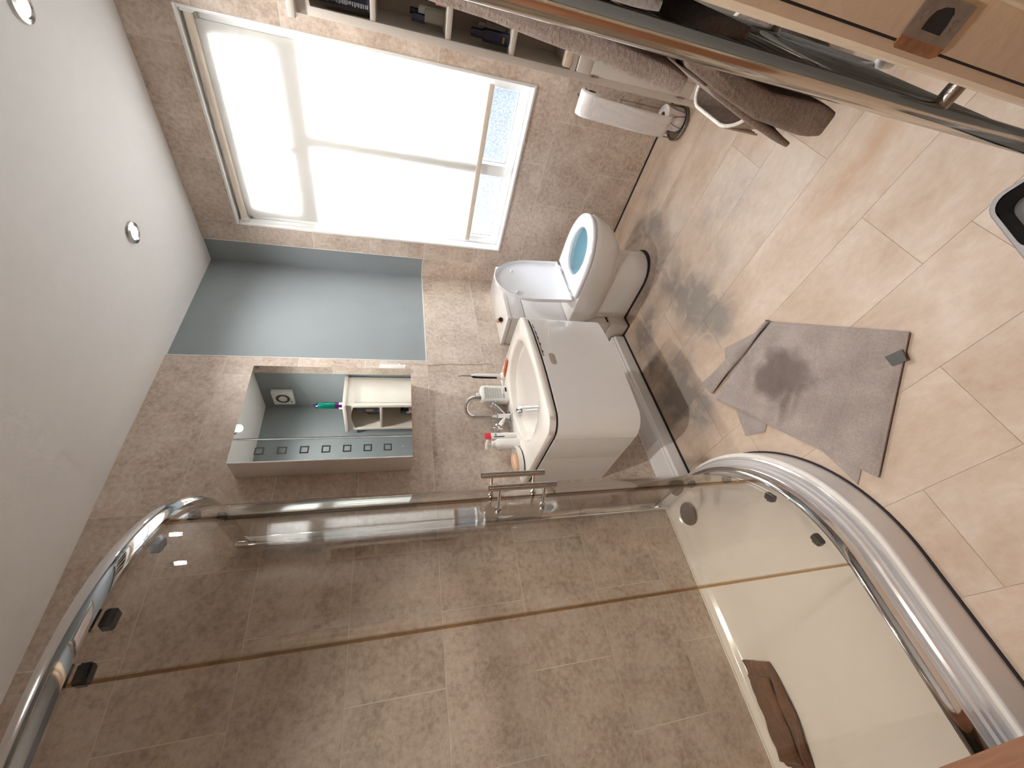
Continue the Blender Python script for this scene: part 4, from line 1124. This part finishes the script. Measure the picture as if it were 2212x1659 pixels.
# things on the shelves
def carton(name, x, y, z, mat, label, band=None, cat='box', group=None):
    t = thing(name, (sum(x)/2, sum(y)/2, z[0]), label, cat, group)
    box('carton', x, y, z, mat, t, .0015)
    if band:
        m_, za, zb, ya, yb3 = band
        box('printed_panel', (x[0]-.0006, x[0]+.001), (ya, yb3), (za, zb), m_, t)
    return t
S1, S2, S3 = 1.478, 1.208, .957
nb_ = carton('navy_carton', (2.035, 2.12), (.275, .372), (S1, S1+.172), MT['navy'], 'navy carton with pale lettering on the top open shelf')
bm = bmesh.new(); rnd = random.Random(11)
zz = S1+.008
while zz < S1+.155:     # row of illegible upright lettering
    w = rnd.uniform(.003, .008); add_box(bm, (2.0343, 2.036), (.352, .352+rnd.uniform(.009, .014)), (zz, zz+w*.5)); zz += w
fin('lettering', bm, MT['print'], nb_)
box('gold_window', (2.0343, 2.036), (.285, .312), (S1+.05, S1+.105), MT['amber'], nb_)
def flask(name, x, y, z, w, h, mat, capm, caph, label, rot=0.0, d=None, group='bottles on the cabinet shelves'):
    return bottle(name, (x, y), w, d or w*.6, h, rot, mat, label, 'bottle', .88, w*.22, caph, .25, cap=capm, z=z, group=group)
flask('perfume_bottle', 2.075, .225, S1, .05, .10, MT['black'], MT['black'], .045, 'black perfume bottle beside the navy carton', 1.57)
flask('perfume_bottle', 2.18, .33, S1, .05, .09, MT['clear'], MT['satin'], .035, 'clear perfume bottle at the back of the top shelf', 1.57)
flask('perfume_bottle', 2.052, .352, S2, .066, .082, MT['clear'], MT['navy'], .042, 'clear square perfume bottle with a dark cap on the second shelf', 1.45)
flask('perfume_bottle', 2.10, .295, S2, .052, .072, MT['clear'], MT['black'], .055, 'short perfume bottle with a tall black cap on the second shelf', 1.6)
carton('green_carton', (2.055, 2.115), (.215, .262), (S2, S2+.108), MT['green'], 'dark green carton on the second shelf', (MT['print'], S2+.03, S2+.06, .225, .25))
carton('pink_carton', (2.028, 2.060), (.272, .300), (S2, S2+.042), MT['pink'], 'small pink carton at the front of the second shelf')
flask('perfume_bottle', 2.14, .35, S2, .05, .10, MT['plastic'], MT['black'], .03, 'white bottle with a black cap at the back of the second shelf', 1.57)
nv_ = bottle('spray_bottle', (2.052, .352), .044, .044, .108, 0, MT['navy'], 'navy spray bottle with a rounded cap on the third shelf', 'bottle', .90, .015, .045, .5, cap=MT['navy'], z=S3)
box('label_patch', (2.0295, 2.031), (.342, .362), (S3+.022, S3+.030), MT['amber'], nv_)
dish_ = lathe('white_pot', [(.034, 0), (.036, .004), (.036, .022), (.033, .026)], (2.075, .275, S3), MT['plastic'], None, 28)
tag(dish_, 'low white pot on the third shelf', 'pot')
pj = bottle('black_bottle', (2.075, .275), .062, .062, .085, 0, MT['black'], 'squat black bottle standing on the low white pot', 'bottle', .86, .024, .030, .5, cap=MT['black'], z=S3+.026)
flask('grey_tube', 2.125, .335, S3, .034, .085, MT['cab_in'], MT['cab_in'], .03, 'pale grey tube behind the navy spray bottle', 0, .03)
flask('black_bottle', 2.16, .25, S3, .06, .12, MT['black'], MT['black'], .03, 'tall black bottle at the back of the third shelf', 1.57)

can = thing('spray_can', (2.05, .345, 1.750), 'teal and purple spray can on top of the tall cabinet', 'can')
lathe('can_body', [(.024, .0), (.026, .004), (.026, .06)], (2.05, .345, 1.750), MT['purple'], can, 28)
lathe('can_upper', [(.026, .06), (.026, .178), (.024, .186)], (2.05, .345, 1.750), MT['teal'], can, 28)
lathe('can_shoulder', [(.025, .184), (.020, .196), (.012, .200)], (2.05, .345, 1.750), MT['purple'], can, 28)
lathe('nozzle', [(.010, .198), (.009, .214), (.005, .226)], (2.05, .345, 1.750), MT['black'], can, 16)
box('barcode_label', (2.040, 2.060), (.3705, .3715), (1.756, 1.782), MT['plastic'], can)
box('barcode_label', (2.0235, 2.0245), (.335, .356), (1.756, 1.782), MT['plastic'], can)

# extractor fan high on the window wall (seen in the mirror)
fan = thing('extractor_fan', (2.29, .155, 2.165), 'square white extractor fan high on the blue-grey wall, seen in the mirror', 'fan')
box('fan_case', (2.262, 2.2995), (.072, .238), (2.162, 2.318), MT['plastic'], fan, .006)
lathe('fan_rim', [(.052, 0), (.052, .004), (.040, .004), (.038, -.004)], (2.262, .155, 2.24), MT['tagm'], fan, 32, (-1, 0, 0))
lathe('fan_disc', [(.033, 0), (.033, .006), (.028, .009)], (2.262, .155, 2.24), MT['plastic'], fan, 32, (-1, 0, 0))
box('indicator', (2.2605, 2.263), (.105, .125), (2.178, 2.184), MT['black'], fan)

# ------------------------------------------------------------------ toilet roll stand
hx, hy = 2.150, .520
st = thing('toilet_roll_stand', (hx, hy, 0), 'grey wire toilet roll stand beside the tall cabinet', 'toilet roll stand')
lathe('base_plate', [(.075, 0), (.078, .004), (.074, .010), (.002, .011)], (hx, hy, 0), MT['wire'], st, 36)
ringp = lambda z, r: [(hx+r*math.cos(2*PI*i/32), hy+r*math.sin(2*PI*i/32), z) for i in range(32)]
tube('base_ring', ringp(.014, .076), .004, MT['wire'], st, 8, True)
tube('upright', [(hx+.070, hy, .01), (hx+.070, hy, .50), (hx+.068, hy, .535), (hx+.055, hy-.01, .552), (hx-.005, hy-.03, .553)], .0035, MT['wire'], st, 10)
tube('arm', [(hx-.005, hy-.03, .553), (hx-.025, hy-.06, .553), (hx-.030, hy-.058, .548), (hx-.030, hy+.055, .545)], .0035, MT['wire'], st, 10)
for k in range(6):       # looping wire cage
    a0 = 2*PI*k/6+.3
    pts = []
    for i in range(13):
        f = i/12; a = a0+(f-.5)*.75; z = .015+.085*math.sin(PI*f)**.6
        pts.append((hx+.070*math.cos(a), hy+.070*math.sin(a), z))
    tube('cage_loop', pts, .0018, MT['wire'], st, 8)
for k in range(3):
    a0 = -.4+k*.4
    tube('cage_wire', [(hx+.070*math.cos(a0), hy+.070*math.sin(a0), .10), (hx+.072*math.cos(a0), hy+.072*math.sin(a0), .22), (hx+.071*math.cos(a0), hy+.071*math.sin(a0), .33)], .0016, MT['wire'], st, 8)
for z in (.23, .32): tube('cage_wire', [(hx+.071*math.cos(a), hy+.071*math.sin(a), z) for a in [-.8+.16*i for i in range(11)]], .0018, MT['wire'], st, 8)

def roll(name, c, ax, r, L_, label):
    t = thing(name, (c[0], c[1], c[2]-(r if abs(ax[2]) < .5 else 0)), label, 'toilet roll', 'toilet rolls')
    axv = Vector(ax); a, b = frame_of(axv); c = Vector(c)
    bm = bmesh.new(); n = 40
    prof = [(.020, 0), (r-.004, 0), (r, .003), (r, L_-.003), (r-.004, L_), (.020, L_)]
    Rg = loft(bm, [[c+axv*h+(a*math.cos(2*PI*k/n)+b*math.sin(2*PI*k/n))*rad for k in range(n)] for rad, h in prof], False, False)
    fin('paper_roll', bm, MT['paper'], t, True, 40)
    bm = bmesh.new()
    loft(bm, [[c+axv*h+(a*math.cos(2*PI*k/n)+b*math.sin(2*PI*k/n))*rad for k in range(n)] for rad, h in ((.020, .0005), (.019, .002), (.019, L_-.002), (.020, L_-.0005))], False, False)
    fin('card_core', bm, MT['card'], t, True, 40)
    return t
rl = roll('toilet_roll', (2.120, .466, .522), (0, 1, 0), .050, .098, 'white toilet roll hanging on the wire stand with a long trailing sheet')
bm = bmesh.new(); lp = []
for i in range(27):     # the loose sheet: off the front of the roll and down to the stand's foot
    f = i/26
    if f < .14: a = PI*.5+f/.14*PI*.5; x, z = 2.120+.0505*math.cos(a), .522+.0505*math.sin(a)
    else: g_ = (f-.14)/.86; x, z = 2.0695-.018*math.sin(PI*g_*.9)-.006*g_, .522-g_*.412
    row = []
    for j in range(11):
        v = j/10; y = .468+.094*v+.012*max(0, f-.14); wob = .0035*math.sin(9*v+8*f)+.002*math.sin(23*v-11*f)
        row.append((x-wob*(1 if f > .2 else 0), y, z-.003*math.sin(6*v)))
    lp.append(row)
loft(bm, lp, False, False, False)
sh = fin('trailing_sheet', bm, MT['paper'], rl, True, 80)
mod = sh.modifiers.new('thickness', 'SOLIDIFY'); mod.thickness = .0008
roll('toilet_roll', (2.145, .505, .0125), (0, 0, 1), .052, .100, 'spare toilet roll standing in the foot of the wire stand')

# ------------------------------------------------------------------ rope-rimmed basket
bk = thing('storage_basket', (1.595, .195, 0), 'grey woven basket with a white rope rim, under the hanging towel', 'basket')
BX0, BX1, BY0, BY1, BH = 1.450, 1.745, .050, .345, .255
def bl_(k, z, sag=0.0):
    o = []
    for i, (x, y) in enumerate(rrect(BX0+k, BX1-k, BY0+k, BY1-k, .06, 6)):
        o.append((x, y, z-sag*math.exp(-((x-1.45)/.05)**2-((y-.28)/.07)**2)))
    return o
bm = bmesh.new()
loft(bm, [bl_(.030, .004), bl_(.018, .05), bl_(.008, .15), bl_(.0, BH, .05), bl_(.006, BH-.002, .05), bl_(.016, .15), bl_(.026, .05), bl_(.036, .012)])
fin('woven_body', bm, MT['wicker'], bk, True, 50)
tube('rope_rim', bl_(.003, BH+.002, .05), .0065, MT['rope'], bk, 10, True)
for k in range(12):    # ribs of the weave
    x = BX0+.045+.019*k
    box('weave_rib', (x, x+.005), (BY1-.0045, BY1+.0015), (.09, BH-.012), MT['wicker'], bk)
    y = BY0+.045+.019*k
    if k < 11: box('weave_rib', (BX1-.018, BX1-.012), (y, y+.005), (.10, BH-.010), MT['wicker'], bk)

# ------------------------------------------------------------------ towel radiator and towels
tr_ = thing('towel_radiator', (.88, .05, .22), 'chrome ladder towel radiator on the wall right of the doorway', 'radiator')
UX0, UX1, UY = .632, 1.115, .066
for i, x in enumerate((UX0, UX1)):
    up = tube('upright', [(x, UY, .215), (x, UY, .222), (x, UY, 1.755), (x, UY, 1.762)], [.012, .0168, .0168, .012], MT['pole'], tr_, 32)
zb_ = [.285+.043*k for k in range(8)]+[.735+.043*k for k in range(8)]+[1.19+.043*k for k in range(8)]+[1.62+.043*k for k in range(3)]
bar0 = tube('bar', [(UX0, UY, 0), (UX0+.12, UY, 0), (UX1, UY, 0)], .0100, MT['pole'], tr_, 16)
for k, z in enumerate(zb_):
    if k == 0: bar0.location = (0, 0, z); continue
    o = bar0.copy(); COL.objects.link(o); o.parent = tr_; o.location = (0, 0, z)
for x in (UX0, UX1):
    for z in (.545, 1.50):
        tube('wall_bracket', [(x+.002, .002, z), (x+.002, UY-.010, z)], .0125, MT['steel'], tr_, 16)
vl = lathe('valve', [(.008, 0), (.017, .004), (.018, .034), (.015, .040)], (UX1, UY-.020, .205), MT['plastic'], tr_, 20, (0, -.25, -1))
tube('valve_pipe', [(UX1, UY-.03, .165), (UX1+.002, .028, .12), (UX1+.002, .028, .02), (UX1+.002, .028, 0)], .0085, MT['rust'], tr_, 12)

def drape(name, x0, x1, prof, th, mat, parent, seed=0, nx=16, amp=.006, slope=0.0, fat=1.0):
    """thick towel hung over a bar: (y, z) centre line swept along x, rounded edges"""
    rnd = random.Random(seed); ph = [rnd.uniform(0, 6) for _ in range(4)]
    P = [Vector(p) for p in prof]
    # resample
    fine = []
    for a, b in zip(P[:-1], P[1:]):
        k = max(1, int((b-a).length/.018))
        fine += [a.lerp(b, i/k) for i in range(k)]
    fine.append(P[-1]); n = len(fine); bm = bmesh.new(); loops = []
    xs = [x0, x0+.002]+[x0+.004+(x1-x0-.008)*i/nx for i in range(nx+1)]+[x1-.002, x1]
    sc = [.70, .92]+[1]*(nx+1)+[.92, .70]
    for x, e in zip(xs, sc):
        A, B = [], []
        for i, p in enumerate(fine):
            t = (fine[min(i+1, n-1)]-fine[max(i-1, 0)]).normalized(); nn = Vector((-t.y, t.x))
            w = amp*math.sin(14*x+ph[0]+4*p.y)+amp*.6*math.sin(37*x+ph[1]-9*p.y)
            q = p+nn*w*(i/n)
            q = Vector((q.x, q.y+slope*(x-x0)*(1 if i > n*.45 else 0)))
            ed = min(1, .7+i*.2, .7+(n-1-i)*.2)*e*(1+(fat-1)*i/n)
            A.append((x, q.x+nn.x*th*ed/2, q.y+nn.y*th*ed/2)); B.append((x, q.x-nn.x*th*ed/2, q.y-nn.y*th*ed/2))
        loops.append(A+B[::-1])
    loft(bm, loops)
    return fin(name, bm, mat, parent, True, 70)
tw1 = thing('hand_towel', (.9, .09, .95), 'taupe towel hanging high on the towel radiator', 'towel')
drape('towel_cloth', .690, 1.06, [(.043, 1.05), (.043, 1.40), (.048, 1.462), (.066, 1.496), (.083, 1.465), (.087, 1.40), (.089, 1.28), (.100, 1.10), (.116, .965)], .018, MT['towel'], tw1, 1, 18, .003, 0, 1.8)
drape('inner_fold', .720, 1.05, [(.082, 1.36), (.083, 1.28), (.086, 1.12), (.092, .995)], .010, MT['towel'], tw1, 2, 14, .004)
lb = box('care_label', (.712, .740), (.098, .101), (.905, .968), MT['tagm'], tw1)
tw2 = thing('bath_towel', (.9, .10, .66), 'dark brown folded towel hanging low on the towel radiator', 'towel')
drape('towel_cloth', .688, 1.02, [(.043, .905), (.043, .94), (.049, .968), (.066, .992), (.084, .968), (.090, .94), (.103, .88), (.116, .81), (.120, .668)], .020, MT['towel_d'], tw2, 3, 18, .003, 0, 2.8)
drape('outer_fold', .706, .98, [(.104, .935), (.120, .89), (.140, .81), (.161, .700)], .013, MT['towel_d'], tw2, 4, 14, .004)
# ------------------------------------------------------------------ bath mat
bmx = thing('bath_mat', (.70, .88, 0), 'grey-brown folded bath mat with a damp patch and a turned corner, on the floor', 'bath mat')
A_, B_, C_, G_ = (.962, .785), (.617, .506), (.337, .828), (.905, 1.195)
def wr(u, v):
    h = .0015*math.sin(22*u+5*v)+.002*math.sin(9*v+3*u)
    # crease running in from the shower side
    du = (u-.46-.10*(v-.7)); h += .016*math.exp(-(du/.022)**2)*max(0, min(1, (v-.58)/.12))*max(0, min(1, (1.02-v)/.2))
    du2 = (u-.52-.10*(v-.7)); h += .008*math.exp(-(du2/.018)**2)*max(0, min(1, (v-.50)/.12))*max(0, min(1, (.85-v)/.15))
    # woven border lines
    for k in range(5):
        h += .0022*math.exp(-((u-.70-.018*k)/.004)**2)*(1 if .18 < v < .92 else 0)
        h += .0022*math.exp(-((v-.16-.018*k)/.004)**2)*(1 if .05 < u < .75 else 0)
    return max(h, 0)
cloth('under_layer', [(.93, .86), (.63, .56), (.348, .897), (.52, .935)], .006, MT['mat'], bmx, 20, 20, None, .001)
cloth('under_corner', [(.86, 1.12), (.70, 1.00), (.655, 1.075), (.690, 1.160)], .006, MT['mat'], bmx, 8, 8, None, .001)
cloth('under_fold', [(.96, .80), (.80, .95), (.90, 1.10), (1.047, 1.017)], .006, MT['mat'], bmx, 12, 12, None, .0015)
cloth('top_layer', [A_, B_, C_, G_], .010, MT['mat'], bmx, 120, 90, wr, .0075)
# turned-over edge from the window-side corner to the basin-side corner
bm = bmesh.new(); lps = []
pa, pb2 = Vector((.962, .787, 0)), Vector((.930, 1.190, 0)); sd_ = Vector((1, .08, 0))
for i in range(25):
    f = i/24; p = pa.lerp(pb2, f); w = .014+.060*f
    q = []
    for k in range(10):
        a = PI*k/9; q.append(p+sd_*(w*.5-(w*.5)*math.cos(a))*1.0-Vector((.0, 0, 0))+Vector((0, 0, .016+.010*math.sin(a)+.004*math.sin(11*f+k*.3))))
    q += [p+sd_*w+Vector((0, 0, .004)), p+sd_*w*.4+Vector((0, 0, .012))]
    lps.append(q)
loft(bm, lps); fin('turned_edge', bm, MT['mat'], bmx, True, 60)
tgd = cloth('sewn_label', [(.556, .556), (.588, .545), (.600, .590), (.566, .592)], .003, MT['tagm'], bmx, 4, 4, None, .0185)

# ------------------------------------------------------------------ pet bowl
pbw = thing('pet_bowl', (.62, .13, 0), 'grey double pet bowl on the floor at the picture edge', 'pet bowl')
ca, sa = math.cos(.25), math.sin(.25)
def pbp(x, y): return (.735-(x*ca+y*sa)*1, .205+(-y*ca+x*sa)*1)
def prl(x0, x1, y0, y1, r, z, n=6): return [(*pbp(x, y), z) for x, y in rrect(x0, x1, y0, y1, r, n)]
outl = [(0.0, .30)]
bm = bmesh.new()
loft(bm, [prl(-.004, .344, -.004, .164, .045, 0), prl(0, .34, 0, .16, .042, .01), prl(.002, .338, .002, .158, .040, .050), prl(.005, .335, .005, .155, .038, .054)], True, False)
# top plate with two wells
bo_ = prl(.005, .335, .005, .155, .038, .054)
w1 = prl(.012, .160, .012, .148, .035, .054); w2 = prl(.180, .328, .012, .148, .035, .054)
vo = [v for v in bm.verts if abs(v.co.z-.054) < 1e-6]
eo = [e for e in bm.edges if all(abs(v.co.z-.054) < 1e-6 for v in e.verts)]
v1 = [bm.verts.new(p) for p in w1]; v2 = [bm.verts.new(p) for p in w2]
e1 = [bm.edges.new((v1[i], v1[(i+1) % len(v1)])) for i in range(len(v1))]; e2 = [bm.edges.new((v2[i], v2[(i+1) % len(v2)])) for i in range(len(v2))]
bmesh.ops.triangle_fill(bm, use_beauty=True, edges=eo+e1+e2)
s1, s2 = set(v1), set(v2)
bmesh.ops.delete(bm, geom=[f for f in bm.faces if all(v in s1 for v in f.verts) or all(v in s2 for v in f.verts)], context='FACES_ONLY')
fin('bowl_shell', bm, MT['bowl_grey'], pbw, True, 40)
for (xa, xb) in ((.012, .160), (.180, .328)):
    bm = bmesh.new()
    loft(bm, [prl(xa, xb, .012, .148, .035, .054), prl(xa+.002, xb-.002, .014, .146, .033, .050), prl(xa+.012, xb-.012, .024, .136, .028, .014)], False, False)
    wl = fin('well', bm, MT['bowl_dark'], pbw, True, 50)
    bm = bmesh.new(); bm.faces.new([bm.verts.new(p) for p in prl(xa+.012, xb-.012, .024, .136, .028, .014)])
    fin('well_floor', bm, MT['bowl_steel'], wl)
lathe('paw_stud', [(.013, 0), (.012, .003), (.006, .005)], (*pbp(.170, .028), .054), MT['bowl_grey'], pbw, 16)
